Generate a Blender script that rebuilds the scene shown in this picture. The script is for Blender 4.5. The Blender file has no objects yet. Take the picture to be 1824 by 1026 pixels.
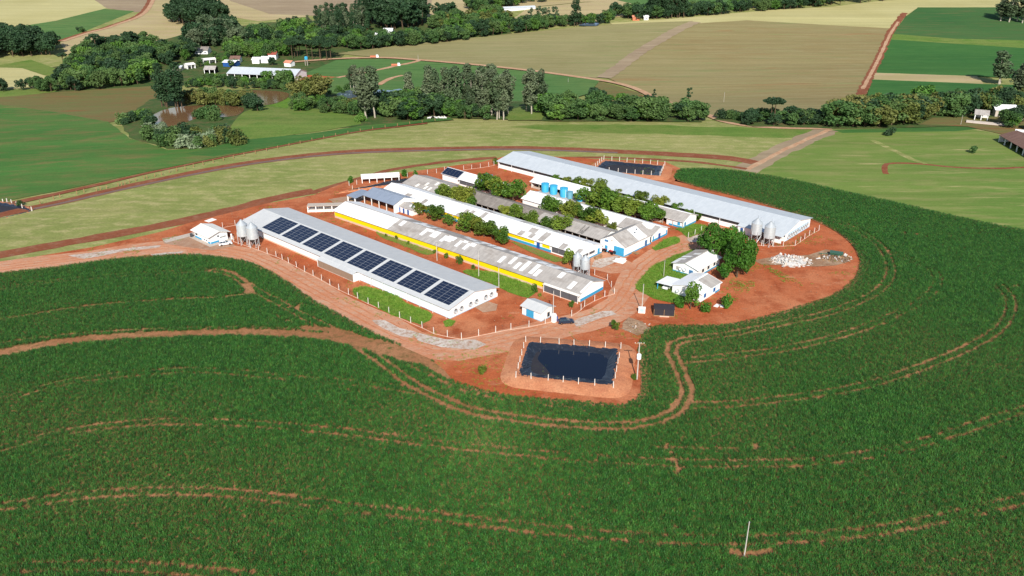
import bpy, bmesh, math, random
import numpy as np
from mathutils import Vector, Matrix, noise as mnoise
R = math.radians
random.seed(7); rng = np.random.default_rng(7)
SC = bpy.context.scene
COL = SC.collection

# ---------------------------------------------------------------- camera, sky, sun, exposure
FPX, PITCH, CAMH = 1476.0, R(24.7), 100.0          # focal length in photo pixels (1824 wide)
cam_d = bpy.data.cameras.new('camera'); cam = bpy.data.objects.new('camera', cam_d); COL.objects.link(cam)
cam_d.sensor_width = 36.0; cam_d.lens = FPX / 1824 * 36.0; cam_d.clip_start = 1.0; cam_d.clip_end = 30000
cam.location = (0, 0, CAMH); cam.rotation_euler = (R(90) - PITCH, 0, 0); SC.camera = cam
SUN_EL, SUN_AZ = R(34.9), R(177.7)                  # the sun stands almost straight behind the camera
world = bpy.data.worlds.new('World'); SC.world = world; world.use_nodes = True
wn = world.node_tree; wn.nodes.clear()
sky = wn.nodes.new('ShaderNodeTexSky'); sky.sky_type = 'NISHITA'; sky.sun_disc = False
sky.sun_elevation = SUN_EL; sky.sun_rotation = SUN_AZ; sky.altitude = 600; sky.air_density = 1.0; sky.dust_density = 1.0
bg = wn.nodes.new('ShaderNodeBackground'); bg.inputs['Strength'].default_value = 0.095
wo = wn.nodes.new('ShaderNodeOutputWorld')
wn.links.new(sky.outputs[0], bg.inputs['Color']); wn.links.new(bg.outputs[0], wo.inputs['Surface'])
sun_d = bpy.data.lights.new('sun', 'SUN'); sun_d.energy = 4.6; sun_d.angle = R(0.5); sun_d.color = (1.0, 0.95, 0.86)
sun = bpy.data.objects.new('sun', sun_d); COL.objects.link(sun); sun.location = (-20, -300, 300)
sd = Vector((math.sin(SUN_AZ) * math.cos(SUN_EL), math.cos(SUN_AZ) * math.cos(SUN_EL), math.sin(SUN_EL)))
sun.rotation_euler = sd.to_track_quat('Z', 'Y').to_euler()
SC.view_settings.view_transform = 'Standard'; SC.view_settings.look = 'None'
SC.view_settings.gamma = 1.0; SC.view_settings.use_curve_mapping = False
SC.view_settings.exposure = 0.42
SC.cycles.max_bounces = 6; SC.cycles.transparent_max_bounces = 6

# ---------------------------------------------------------------- terrain and projection helpers
def S(t):
    t = np.clip(t, 0, 1); return t * t * (3 - 2 * t)
def TZ0(x, y):
    x = np.asarray(x, float); y = np.asarray(y, float)
    z = -10 * S((y - 405) / 150)
    z = z - 6 * S((-x - 125) / 160) * S((y - 235) / 90) * (1 - S((y - 430) / 120))
    z = z + 24 * S((y - 590) / 480) * (0.55 + 0.45 * S((x + 250) / 600))
    z = z + 1.6 * np.sin(x / 95 + 1.0) * np.sin(y / 120 + .5) * S((y - 430) / 120)
    far = S((y - 1250) / 1800)
    z = z + far * (70 + 45 * np.sin(x / 700 + .7) * np.sin(y / 900))
    return z
GR = 15.0
def TZ(x, y):
    """terrain height, flat facets on a 15 m grid (two triangles a cell)"""
    x = np.asarray(x, float); y = np.asarray(y, float); i = np.floor(x / GR) * GR; j = np.floor(y / GR) * GR
    fx = (x - i) / GR; fy = (y - j) / GR
    a = TZ0(i, j); b = TZ0(i + GR, j); c = TZ0(i + GR, j + GR); d = TZ0(i, j + GR)
    z = np.where(fx >= fy, a + (b - a) * fx + (c - b) * fy, a + (c - d) * fx + (d - a) * fy)
    return np.where((np.abs(x) > 900) | (y > 1440) | (y < 60), TZ0(x, y), z)
def tz(x, y): return float(TZ(x, y))
CP, SP = math.cos(PITCH), math.sin(PITCH)
def ray(px, py):
    u = (px - 912) / FPX; v = (513 - py) / FPX
    return (u, CP + v * SP, -SP + v * CP)
def up(px, py, z=0.0):                               # photo pixel -> point on the plane of that height
    d = ray(px, py); t = (z - CAMH) / d[2]
    return Vector((d[0] * t, d[1] * t, z))
def at_many(pts, h=0.0):                             # photo pixels -> points h above the terrain
    q = np.asarray(pts, float); u = (q[:, 0] - 912) / FPX; v = (513 - q[:, 1]) / FPX; dy = CP + v * SP; dz = -SP + v * CP; z = np.full(len(q), h)
    for _ in range(40):
        t = (z - CAMH) / dz; z = .5 * z + .5 * (TZ(u * t, dy * t) + h)
    t = (z - CAMH) / dz
    return [Vector(r) for r in np.stack([u * t, dy * t, z], -1)]
def at(px, py, h=0.0): return at_many([(px, py)], h)[0]
def pxm(p): return FPX / math.sqrt(p[0] ** 2 + p[1] ** 2 + (p[2] - CAMH) ** 2)   # photo pixels per metre there
AZ = R(48.2); EU = Vector((-math.sin(AZ), math.cos(AZ), 0)); EV = Vector((math.cos(AZ), math.sin(AZ), 0)); OO = Vector((0, 200, 0))
def uvw(u, v, z=0.0): return OO + EU * u + EV * v + Vector((0, 0, z))
def touv(p): q = Vector((p[0], p[1], 0)) - OO; return q.dot(EU), q.dot(EV)

# ---------------------------------------------------------------- materials
def lin(c): return tuple(((v / 255 / 12.92) if v <= 10 else ((v / 255 + 0.055) / 1.055) ** 2.4) for v in c)
def alb(c, k=1.15): return tuple(min(0.85, v / k) for v in lin(c)) + (1.0,)
MATS = {}
def newmat(name, rough=0.9, metal=0.0, spec=0.3):
    m = bpy.data.materials.new(name); m.use_nodes = True; nt = m.node_tree
    b = nt.nodes['Principled BSDF']; b.inputs['Roughness'].default_value = rough; b.inputs['Metallic'].default_value = metal
    b.inputs['Specular IOR Level'].default_value = spec; MATS[name] = m
    return m, nt, b
def nd(nt, t, **kw):
    n = nt.nodes.new(t)
    for k, v in kw.items(): setattr(n, k, v)
    return n
def tex_noise(nt, vec, scale, detail=4, rough=.6):
    n = nd(nt, 'ShaderNodeTexNoise'); n.inputs['Scale'].default_value = scale; n.inputs['Detail'].default_value = detail
    n.inputs['Roughness'].default_value = rough; nt.links.new(vec, n.inputs['Vector']); return n.outputs['Fac']
def ramp(nt, fac, stops):
    r = nd(nt, 'ShaderNodeValToRGB'); e = r.color_ramp.elements
    while len(e) < len(stops): e.new(0.5)
    for i, (p, c) in enumerate(stops): e[i].position = p; e[i].color = c if len(c) == 4 else tuple(c) + (1,)
    nt.links.new(fac, r.inputs['Fac']); return r.outputs['Color']
def mix(nt, fac, a, b, mode='MIX'):
    m = nd(nt, 'ShaderNodeMix', data_type='RGBA', blend_type=mode)
    for sock, val in ((m.inputs[0], fac), (m.inputs[6], a), (m.inputs[7], b)):
        if hasattr(val, 'is_linked') or hasattr(val, 'links'): nt.links.new(val, sock)
        else: sock.default_value = val
    return m.outputs[2]
def mapped(nt, rot=0.0, scale=(1, 1, 1), coord='Object'):
    tc = nd(nt, 'ShaderNodeTexCoord'); mp = nd(nt, 'ShaderNodeMapping'); mp.inputs['Rotation'].default_value = (0, 0, rot)
    mp.inputs['Scale'].default_value = scale; nt.links.new(tc.outputs[coord], mp.inputs['Vector']); return mp.outputs['Vector']
W3, G3 = (1, 1, 1, 1), (0, 0, 0, 1)
def mat_ground(name, c1, c2, c3, s1=.03, s2=.35, grain=3.0, gamt=.35, rot=0.0, stretch=1.0, p=(.35, .65), extra=None, bump=.0, rows=None):
    """ground of three mixed colours: broad patches, metre-size mottling and fine grain"""
    m, nt, b = newmat(name, .95, 0, .12)
    v = mapped(nt, rot, (1, stretch, 1)); v0 = mapped(nt)
    a = tex_noise(nt, v0, s1, 5, .62); bb = tex_noise(nt, v, s2, 5, .65); g = tex_noise(nt, v, grain, 3, .7)
    col = mix(nt, ramp(nt, a, [(p[0], G3), (p[1], W3)]), alb(c1), alb(c2))
    col = mix(nt, ramp(nt, bb, [(.47, G3), (.68, W3)]), col, alb(c3))
    if extra:                                         # extra streaks: (colour, rotation, stretch, scale, lo, hi)
        for (ec, er, est, es, lo, hi) in extra:
            ve = mapped(nt, er, (1, est, 1)); en = tex_noise(nt, ve, es, 4, .6)
            col = mix(nt, ramp(nt, en, [(lo, G3), (hi, W3)]), col, alb(ec))
    if rows:                                          # drill rows and tramlines: (direction, period, strength)
        for rd, rs_, ra in rows:
            rn = tex_noise(nt, mapped(nt, rd, (.012, 1, 1)), rs_, 2, .5); rc = ramp(nt, rn, [(.36, (1 - ra,) * 3 + (1,)), (.64, (1 + ra,) * 3 + (1,))]); col = mix(nt, 1.0, col, rc, 'MULTIPLY')
    gr = ramp(nt, g, [(.3, (1 - gamt, 1 - gamt, 1 - gamt, 1)), (.7, (1 + gamt * .6,) * 3 + (1,))])
    col = mix(nt, 1.0, col, gr, 'MULTIPLY')
    nt.links.new(col, b.inputs['Base Color'])
    if bump:
        bp = nd(nt, 'ShaderNodeBump'); bp.inputs['Strength'].default_value = .6; bp.inputs['Distance'].default_value = bump
        nt.links.new(g, bp.inputs['Height']); nt.links.new(bp.outputs[0], b.inputs['Normal'])
    return m
def mat_plain(name, c, rough=.7, metal=0, spec=.3, var=.12, s=.6, k=1.15, dirt=None, stretch=1.0, fine=0):
    m, nt, b = newmat(name, rough, metal, spec); v = mapped(nt, 0, (1, stretch, 1))
    n = tex_noise(nt, v, s, 6, .65); base = alb(c, k)
    lo = tuple(x * (1 - var) for x in base[:3]) + (1,); hi = tuple(min(.88, x * (1 + var * .6)) for x in base[:3]) + (1,)
    col = ramp(nt, n, [(.3, lo), (.7, hi)])
    if dirt:
        n2 = tex_noise(nt, v, s * 2.7, 6, .7); col = mix(nt, ramp(nt, n2, [(.55, G3), (.8, W3)]), col, alb(dirt, k))
    nt.links.new(col, b.inputs['Base Color']); return m
def mat_roof(name, c1, c2, rough=.6, metal=0.0, w=1.05, k=1.15, rib=.9, stain=None):
    """corrugated roofing: sheets across the slope, ribs running down it, weathering streaks"""
    m, nt, b = newmat(name, rough, metal, .35)
    tc = nd(nt, 'ShaderNodeTexCoord'); sep = nd(nt, 'ShaderNodeSeparateXYZ'); nt.links.new(tc.outputs['Object'], sep.inputs[0])
    dv = nd(nt, 'ShaderNodeMath', operation='DIVIDE'); nt.links.new(sep.outputs['Y'], dv.inputs[0]); dv.inputs[1].default_value = w
    fl = nd(nt, 'ShaderNodeMath', operation='FLOOR'); nt.links.new(dv.outputs[0], fl.inputs[0])
    dx = nd(nt, 'ShaderNodeMath', operation='DIVIDE'); nt.links.new(sep.outputs['X'], dx.inputs[0]); dx.inputs[1].default_value = 2.1
    fx = nd(nt, 'ShaderNodeMath', operation='FLOOR'); nt.links.new(dx.outputs[0], fx.inputs[0])
    cb = nd(nt, 'ShaderNodeCombineXYZ'); nt.links.new(fl.outputs[0], cb.inputs['X']); nt.links.new(fx.outputs[0], cb.inputs['Y'])
    wnz = nd(nt, 'ShaderNodeTexWhiteNoise', noise_dimensions='3D'); nt.links.new(cb.outputs[0], wnz.inputs['Vector'])
    vs = mapped(nt, 0, (.35, 1.6, 1)); st = tex_noise(nt, vs, 1.0, 5, .65)
    ad = nd(nt, 'ShaderNodeMath', operation='MULTIPLY_ADD'); nt.links.new(wnz.outputs['Value'], ad.inputs[0]); ad.inputs[1].default_value = .35
    nt.links.new(st, ad.inputs[2])
    col = ramp(nt, ad.outputs[0], [(.35, alb(c1, k)), (.95, alb(c2, k))])
    if stain:
        s2 = tex_noise(nt, mapped(nt, 0, (.5, .25, 1)), .5, 5, .7); col = mix(nt, ramp(nt, s2, [(.5, G3), (.72, W3)]), col, alb(stain, k))
    # sheet joints
    fr = nd(nt, 'ShaderNodeMath', operation='FRACT'); nt.links.new(dv.outputs[0], fr.inputs[0])
    jt = ramp(nt, fr.outputs[0], [(0.0, (rib,) * 3 + (1,)), (.08, (rib,) * 3 + (1,)), (.1, W3)])
    jt_n = jt.node; jt_n.color_ramp.interpolation = 'LINEAR'
    col = mix(nt, 1.0, col, jt, 'MULTIPLY'); nt.links.new(col, b.inputs['Base Color'])
    wv = nd(nt, 'ShaderNodeTexWave', wave_type='BANDS', bands_direction='Y'); wv.inputs['Scale'].default_value = 1.6
    nt.links.new(tc.outputs['Object'], wv.inputs['Vector'])
    bp = nd(nt, 'ShaderNodeBump'); bp.inputs['Strength'].default_value = .12; bp.inputs['Distance'].default_value = .04
    nt.links.new(wv.outputs['Fac'], bp.inputs['Height']); nt.links.new(bp.outputs[0], b.inputs['Normal'])
    return m
def mat_leaf(name, c1, c2, c3, scale=.55, trans=.25, k=1.0, rough=.6, vr=(.78, 1.2)):
    """foliage: colour varies from tree to tree and from clump to clump; thin leaves let light through"""
    m, nt, b = newmat(name, rough, 0, .25)
    oi = nd(nt, 'ShaderNodeObjectInfo'); tc = nd(nt, 'ShaderNodeTexCoord')
    ad = nd(nt, 'ShaderNodeVectorMath', operation='MULTIPLY_ADD'); nt.links.new(oi.outputs['Random'], ad.inputs[0]); ad.inputs[1].default_value = (37, 61, 11)
    nt.links.new(tc.outputs['Object'], ad.inputs[2])
    n = tex_noise(nt, ad.outputs[0], scale, 3, .6)
    col = ramp(nt, n, [(.3, alb(c1, k)), (.7, alb(c2, k))])
    col = mix(nt, ramp(nt, oi.outputs['Random'], [(.35, G3), (1.0, (.75, .75, .75, 1))]), col, alb(c3, k))
    hv = nd(nt, 'ShaderNodeHueSaturation'); mr = nd(nt, 'ShaderNodeMapRange'); wn_ = nd(nt, 'ShaderNodeTexWhiteNoise', noise_dimensions='1D')
    nt.links.new(oi.outputs['Random'], wn_.inputs['W']); nt.links.new(wn_.outputs['Value'], mr.inputs[0]); mr.inputs[3].default_value = vr[0]; mr.inputs[4].default_value = vr[1]
    nt.links.new(mr.outputs[0], hv.inputs['Value']); nt.links.new(col, hv.inputs['Color'])
    nt.links.new(hv.outputs[0], b.inputs['Base Color'])
    tr = nd(nt, 'ShaderNodeBsdfTranslucent'); nt.links.new(hv.outputs[0], tr.inputs['Color'])
    mx = nd(nt, 'ShaderNodeMixShader'); mx.inputs[0].default_value = trans
    out = nt.nodes['Material Output']; nt.links.new(b.outputs[0], mx.inputs[1]); nt.links.new(tr.outputs[0], mx.inputs[2]); nt.links.new(mx.outputs[0], out.inputs['Surface'])
    return m
M = MATS
mat_ground('dry_grass', (154, 154, 94), (128, 140, 74), (174, 166, 114), .02, .12, 1.1, .3, R(8), 2.2, rows=[(R(-10), .32, .06), (R(-10), .07, .05)])
mat_ground('soil_red', (184, 98, 60), (200, 130, 92), (160, 82, 50), .035, .16, 2.2, .26, p=(.42, .68), extra=[((210, 158, 124), R(25), 2.5, .12, .6, .85), ((146, 74, 48), R(-30), 3, .3, .6, .78), ((180, 140, 108), R(60), 1.2, 1.1, .66, .76)])
mat_ground('soil_road', (210, 154, 122), (196, 130, 96), (200, 164, 138), .07, .3, 1.6, .18, R(40), 2, extra=[((178, 112, 82), R(45), 6, .25, .58, .75), ((214, 184, 160), R(10), 1.5, .9, .64, .76)])
mat_ground('soil_bank', (210, 148, 110), (198, 126, 88), (188, 120, 88), .09, .5, 2.5, .24)
mat_ground('soil_field', (176, 128, 92), (158, 108, 74), (120, 98, 60), .06, .5, 2.5, .3)
mat_ground('soil_track', (168, 92, 60), (150, 84, 54), (142, 104, 66), .1, .8, 2.0, .25)
mat_ground('gravel_white', (214, 204, 194), (190, 170, 155), (176, 140, 118), .2, .8, 4, .2)
mat_ground('gravel_grey', (178, 144, 120), (166, 126, 100), (186, 156, 134), .15, .6, 4, .2)
mat_ground('lawn', (104, 146, 48), (84, 126, 40), (130, 150, 66), .12, .5, 4, .35)
mat_ground('weed_lawn', (112, 142, 58), (134, 132, 70), (150, 120, 76), .12, .5, 4, .35)
mat_ground('green_field', (72, 118, 54), (94, 120, 60), (114, 114, 66), .012, .05, 1.2, .25, R(-20), 3, p=(.4, .7), extra=[((132, 106, 68), R(-12), 9, .02, .62, .8)], rows=[(R(22), .32, .06), (R(22), .07, .05)])
mat_ground('green_strip', (60, 108, 52), (72, 112, 54), (88, 116, 60), .02, .08, 1.2, .25, R(-20), 3, rows=[(R(22), .32, .06), (R(22), .07, .05)])
mat_ground('bright_pasture', (104, 132, 58), (124, 134, 70), (92, 124, 50), .015, .08, 1.0, .22, rows=[(R(14), .32, .06), (R(14), .07, .05)])
mat_ground('right_pasture', (104, 132, 60), (120, 138, 68), (138, 142, 84), .012, .05, 1.0, .2, R(30), 4, extra=[((168, 158, 108), R(50), 8, .03, .6, .72)], rows=[(R(-28), .32, .06), (R(-28), .07, .05)])
mat_ground('tan_stubble', (190, 174, 132), (174, 160, 112), (184, 160, 128), .008, .05, .5, .14, R(10), 5, rows=[(R(15), .32, .06), (R(15), .07, .05)])
mat_ground('pale_stubble', (196, 188, 136), (180, 172, 116), (190, 180, 126), .008, .06, .5, .14, R(60), 6, rows=[(R(60), .32, .06), (R(60), .07, .05)])
mat_ground('mauve_stubble', (164, 146, 118), (150, 130, 106), (170, 152, 126), .008, .05, .5, .14, R(10), 5, rows=[(R(15), .32, .06), (R(15), .07, .05)])
mat_ground('hill_stubble', (152, 146, 102), (142, 134, 90), (160, 150, 108), .006, .03, .4, .16, R(5), 7, extra=[((132, 142, 88), R(5), 10, .02, .56, .8)], rows=[(R(-4), .32, .05), (R(-4), .06, .06)])
mat_ground('hill_brown', (150, 140, 96), (146, 128, 86), (156, 144, 102), .006, .03, .4, .16, R(3), 7, extra=[((154, 106, 70), R(5), 5, .011, .6, .8), ((134, 138, 88), R(2), 8, .02, .56, .75)], rows=[(R(-6), .32, .05), (R(80), .1, .05)])
mat_ground('field_brown_green', (116, 114, 70), (126, 104, 66), (106, 116, 66), .012, .06, .8, .2, R(15), 4, extra=[((150, 82, 56), R(14), 8, .016, .6, .7)], rows=[(R(18), .3, .05)])
mat_ground('dark_crop', (56, 104, 50), (68, 112, 54), (74, 116, 58), .01, .06, .6, .2, R(70), 5, rows=[(R(-4), .32, .06), (R(80), .08, .05)])
mat_ground('dark_crop_brown', (60, 102, 54), (80, 108, 60), (70, 110, 58), .01, .05, .6, .2, R(70), 6, extra=[((118, 106, 70), R(75), 8, .03, .56, .76)], rows=[(R(70), .2, .06)])
mat_ground('mid_crop', (84, 122, 66), (98, 126, 70), (76, 114, 60), .01, .05, .6, .2, R(10), 5, extra=[((122, 114, 72), R(8), 8, .012, .62, .8)], rows=[(R(-12), .32, .06), (R(-12), .07, .05)])
mat_ground('woodland_floor', (62, 92, 46), (82, 100, 54), (110, 100, 66), .03, .15, 1, .3)
mat_ground('dirt_road', (196, 158, 126), (186, 142, 110), (204, 172, 140), .05, .3, 1, .15)
mat_ground('dirt_red_road', (146, 88, 62), (134, 78, 54), (150, 104, 80), .05, .3, 1, .2)
mat_ground('asphalt', (126, 110, 106), (116, 98, 92), (132, 106, 94), .1, .6, 3, .15)
mat_ground('rubble_ground', (184, 158, 132), (156, 118, 90), (140, 108, 84), .12, .5, 2.5, .3)
mat_plain('white_paint', (236, 236, 234), .75, 0, .25, .06, .5, 1.0, dirt=(222, 204, 190))
mat_plain('post_white', (218, 212, 204), .85, 0, .2, .12, 2.0, 1.0, dirt=(196, 160, 138))
mat_plain('white_wash', (240, 238, 232), .8, 0, .2, .05, .8, 1.0, dirt=(222, 196, 178))
mat_plain('blue_paint', (60, 160, 205), .6, 0, .3, .08, .7)
mat_plain('light_blue_paint', (176, 206, 226), .6, 0, .3, .08, .7)
mat_plain('deep_blue_paint', (36, 86, 156), .6, 0, .3, .08, .7)
mat_plain('yellow_curtain', (238, 208, 6), .75, 0, .2, .06, .35, 1.05, stretch=.25)
mat_plain('brown_curtain', (150, 128, 110), .9, 0, .1, .12, 1.2, stretch=4)
mat_plain('grey_mesh', (96, 96, 100), .9, 0, .1, .15, 1.5, stretch=4)
mat_plain('interior_shade', (42, 38, 36), .95, 0, .05, .2)  # near-black colour standing in for the shade inside open buildings
mat_plain('glass_dark', (40, 58, 74), .15, 0, .5, .1)
mat_plain('window_blue', (66, 118, 168), .3, 0, .5, .1)
mat_plain('concrete', (196, 184, 172), .9, 0, .15, .12, 1.0, dirt=(180, 150, 128))
mat_plain('concrete_pole', (196, 190, 182), .85, 0, .15, .1, 2)
mat_plain('plinth_pink', (222, 190, 168), .9, 0, .15, .1, .8)
mat_plain('galvanised', (206, 211, 214), .34, .35, .5, .08, 1.4)
mat_plain('steel_dark', (92, 96, 100), .5, .6, .5, .1)
mat_plain('tank_blue', (64, 172, 214), .35, 0, .5, .06, 1)
mat_plain('tank_grey_blue', (104, 160, 182), .5, 0, .4, .12, 1.5)
mat_plain('liner_black', (40, 46, 58), .32, 0, .5, .3, .7, dirt=(84, 88, 96))
mat_plain('tarp_dark', (52, 50, 56), .7, 0, .3, .2, 1.2)
mat_plain('rubber', (24, 24, 25), .8, 0, .2, .1)
mat_plain('car_white', (235, 236, 238), .25, 0, .6, .02, .5, 1.0)
mat_plain('car_dark', (48, 62, 84), .22, .3, .6, .05)
mat_plain('chrome', (200, 200, 205), .2, 1, .5, .02)
mat_plain('orange_paint', (206, 122, 88), .5, 0, .4, .08)
mat_plain('red_paint', (176, 40, 36), .5, 0, .4, .08)
mat_plain('green_paint', (66, 104, 84), .5, 0, .4, .08)
mat_plain('bark', (98, 82, 66), .95, 0, .1, .25, 2)
mat_plain('bark_pale', (186, 176, 160), .9, 0, .1, .2, 1.5)
mat_plain('wood', (168, 132, 96), .9, 0, .1, .2, 2)
mat_plain('debris', (205, 202, 198), .9, 0, .1, .18, 2)
mat_plain('debris_dark', (128, 104, 84), .95, 0, .1, .25, 2)
mat_plain('cow_white', (230, 226, 218), .8, 0, .2, .1, 1.2, dirt=(30, 28, 28))
mat_plain('cow_black', (36, 34, 34), .8, 0, .2, .1, 1.2)
mat_roof('roof_metal', (198, 200, 201), (210, 211, 211), .6, 0, 1.0, rib=.955)
mat_roof('roof_metal_far', (194, 201, 207), (207, 213, 218), .6, 0, 1.0, rib=.965)
mat_roof('roof_steel_blue', (146, 158, 176), (160, 172, 190), .5, .2, 1.0, rib=.95)
mat_roof('roof_white', (226, 228, 230), (244, 244, 244), .65, 0, 1.1, rib=.95, k=1.0, stain=(216, 212, 206))
mat_roof('roof_white_dusty', (224, 218, 208), (240, 236, 230), .7, 0, 1.1, rib=.94, k=1.0, stain=(208, 196, 182))
mat_roof('roof_cement', (162, 156, 151), (190, 184, 178), .85, 0, 1.1, rib=.92, stain=(150, 140, 132))
mat_roof('roof_cement_dark', (128, 120, 114), (156, 148, 140), .9, 0, 1.1, rib=.9, stain=(116, 106, 100))
mat_roof('roof_brown', (112, 84, 74), (134, 104, 92), .9, 0, 1.0, rib=.9)
mat_roof('roof_red', (150, 70, 58), (164, 86, 72), .85, 0, 1.0, rib=.9)
mat_roof('roof_orange', (206, 132, 104), (216, 150, 124), .85, 0, 1.0, rib=.92)
mat_leaf('leaf_farm', (58, 94, 30), (98, 128, 44), (134, 138, 52), .6, .25, 1.0, .6, (.7, 1.25))
mat_leaf('leaf_big', (50, 98, 28), (86, 132, 42), (78, 122, 40), .35)
mat_leaf('leaf_dark', (40, 66, 42), (56, 82, 50), (50, 72, 46), .25, .14)
mat_leaf('leaf_mid', (58, 90, 48), (78, 108, 56), (92, 114, 62), .25, .16)
mat_leaf('leaf_bright', (66, 106, 40), (88, 126, 50), (100, 130, 58), .25, .15)
mat_leaf('leaf_olive', (76, 88, 42), (104, 112, 54), (122, 120, 66), .25, .15)
mat_leaf('leaf_euc', (62, 82, 56), (90, 106, 74), (110, 118, 90), .2, .12)
mat_leaf('leaf_pale', (80, 100, 66), (150, 162, 132), (112, 130, 96), .9, .1)
mat_leaf('leaf_corn', (41, 92, 35), (60, 114, 43), (86, 130, 52), .4, .2, 1.0, .5, (.55, 1.35))
mat_leaf('leaf_grass', (100, 142, 42), (126, 158, 58), (142, 156, 72), .4, .3)
# solar cells: dark blue glass with a faint cell grid
m_, nt_, b_ = newmat('solar_cell', .18, .1, .5)
v_ = mapped(nt_, 0, (1, 1, 1)); n_ = tex_noise(nt_, v_, .6, 2)
bk = nd(nt_, 'ShaderNodeTexBrick'); bk.offset = 0; bk.inputs['Scale'].default_value = 1; bk.inputs['Brick Width'].default_value = .17; bk.inputs['Row Height'].default_value = .17
bk.inputs['Mortar Size'].default_value = .006; bk.inputs['Color1'].default_value = alb((26, 36, 60)); bk.inputs['Color2'].default_value = alb((32, 44, 70)); bk.inputs['Mortar'].default_value = alb((56, 66, 88))
nt_.links.new(v_, bk.inputs['Vector']); nt_.links.new(bk.outputs['Color'], b_.inputs['Base Color'])
# water
def mat_water(name, c, rough=.06, spec=.5):
    m, nt, b = newmat(name, rough, 0, spec); b.inputs['Base Color'].default_value = alb(c)
    n = tex_noise(nt, mapped(nt), 1.4, 4); bp = nd(nt, 'ShaderNodeBump'); bp.inputs['Strength'].default_value = .08; bp.inputs['Distance'].default_value = .05
    nt.links.new(n, bp.inputs['Height']); nt.links.new(bp.outputs[0], b.inputs['Normal'])
mat_water('water_brown', (126, 94, 66), .12, .12); mat_water('water_slurry', (14, 22, 40), .1); mat_water('water_blue', (96, 110, 128), .08)

# ---------------------------------------------------------------- object helpers
def tag(o, label=None, cat=None, group=None, kind=None):
    if label: o['label'] = label
    if cat: o['category'] = cat
    if group: o['group'] = group
    if kind: o['kind'] = kind
    return o
def link(name, me, parent=None):
    o = bpy.data.objects.new(name, me); COL.objects.link(o)
    if parent is not None: o.parent = parent
    return o
def empty(name, loc=(0, 0, 0), rz=0.0, label=None, cat=None, group=None):
    o = bpy.data.objects.new(name, None); COL.objects.link(o); o.location = loc; o.rotation_euler = (0, 0, rz); o.empty_display_size = .5
    return tag(o, label, cat, group)
class MB:
    def __init__(s): s.v = []; s.f = []; s.mi = []; s.cur = 0
    def add(s, vs, fs):
        b = len(s.v); s.v += [tuple(p) for p in vs]
        for f in fs: s.f.append(tuple(i + b for i in f)); s.mi.append(s.cur)
        return s
    def box(s, x0, x1, y0, y1, z0, z1):
        return s.add([(x0, y0, z0), (x1, y0, z0), (x1, y1, z0), (x0, y1, z0), (x0, y0, z1), (x1, y0, z1), (x1, y1, z1), (x0, y1, z1)],
                     [(0, 3, 2, 1), (4, 5, 6, 7), (0, 1, 5, 4), (1, 2, 6, 5), (2, 3, 7, 6), (3, 0, 4, 7)])
    def hexa(s, p):                                    # eight corners, bottom loop then top loop
        return s.add(p, [(0, 3, 2, 1), (4, 5, 6, 7), (0, 1, 5, 4), (1, 2, 6, 5), (2, 3, 7, 6), (3, 0, 4, 7)])
    def prism(s, poly, axis, a, b):                    # poly in the two other axes, extruded along axis a..b
        n = len(poly)
        def P(q, t): return (t, q[0], q[1]) if axis == 0 else ((q[0], t, q[1]) if axis == 1 else (q[0], q[1], t))
        vs = [P(q, a) for q in poly] + [P(q, b) for q in poly]
        return s.add(vs, [tuple(range(n - 1, -1, -1)), tuple(range(n, 2 * n))] + [(i, (i + 1) % n, n + (i + 1) % n, n + i) for i in range(n)])
    def tube(s, p0, p1, r0, r1=None, n=8, cap=True):
        r1 = r0 if r1 is None else r1; p0 = Vector(p0); p1 = Vector(p1); d = (p1 - p0).normalized()
        a = d.orthogonal().normalized(); c = d.cross(a); vs = []
        for p, r in ((p0, r0), (p1, r1)):
            for i in range(n): t = 2 * math.pi * i / n; vs.append(p + a * (r * math.cos(t)) + c * (r * math.sin(t)))
        fs = [(i, (i + 1) % n, n + (i + 1) % n, n + i) for i in range(n)]
        if cap: fs += [tuple(range(n - 1, -1, -1)), tuple(range(n, 2 * n))]
        return s.add(vs, fs)
    def lathe(s, prof, n=20, c=(0, 0, 0)):             # profile of (radius, z)
        vs = []
        for r, z in prof:
            for i in range(n): t = 2 * math.pi * i / n; vs.append((c[0] + r * math.cos(t), c[1] + r * math.sin(t), c[2] + z))
        fs = []
        for k in range(len(prof) - 1):
            for i in range(n): fs.append((k * n + i, k * n + (i + 1) % n, (k + 1) * n + (i + 1) % n, (k + 1) * n + i))
        return s.add(vs, fs)
    def mesh(s, name, *mats):
        me = bpy.data.meshes.new(name); me.from_pydata(s.v, [], s.f)
        for m in mats: me.materials.append(M[m] if isinstance(m, str) else m)
        if len(mats) > 1: me.polygons.foreach_set('material_index', s.mi)
        me.update(); return me
    def obj(s, name, mats, parent=None, smooth=False):
        me = s.mesh(name, *((mats,) if isinstance(mats, str) else mats))
        if smooth: me.polygons.foreach_set('use_smooth', [True] * len(me.polygons))
        return link(name, me, parent)
def nz(x, y, s): return mnoise.noise((x * s, y * s, 3.7))

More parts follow.
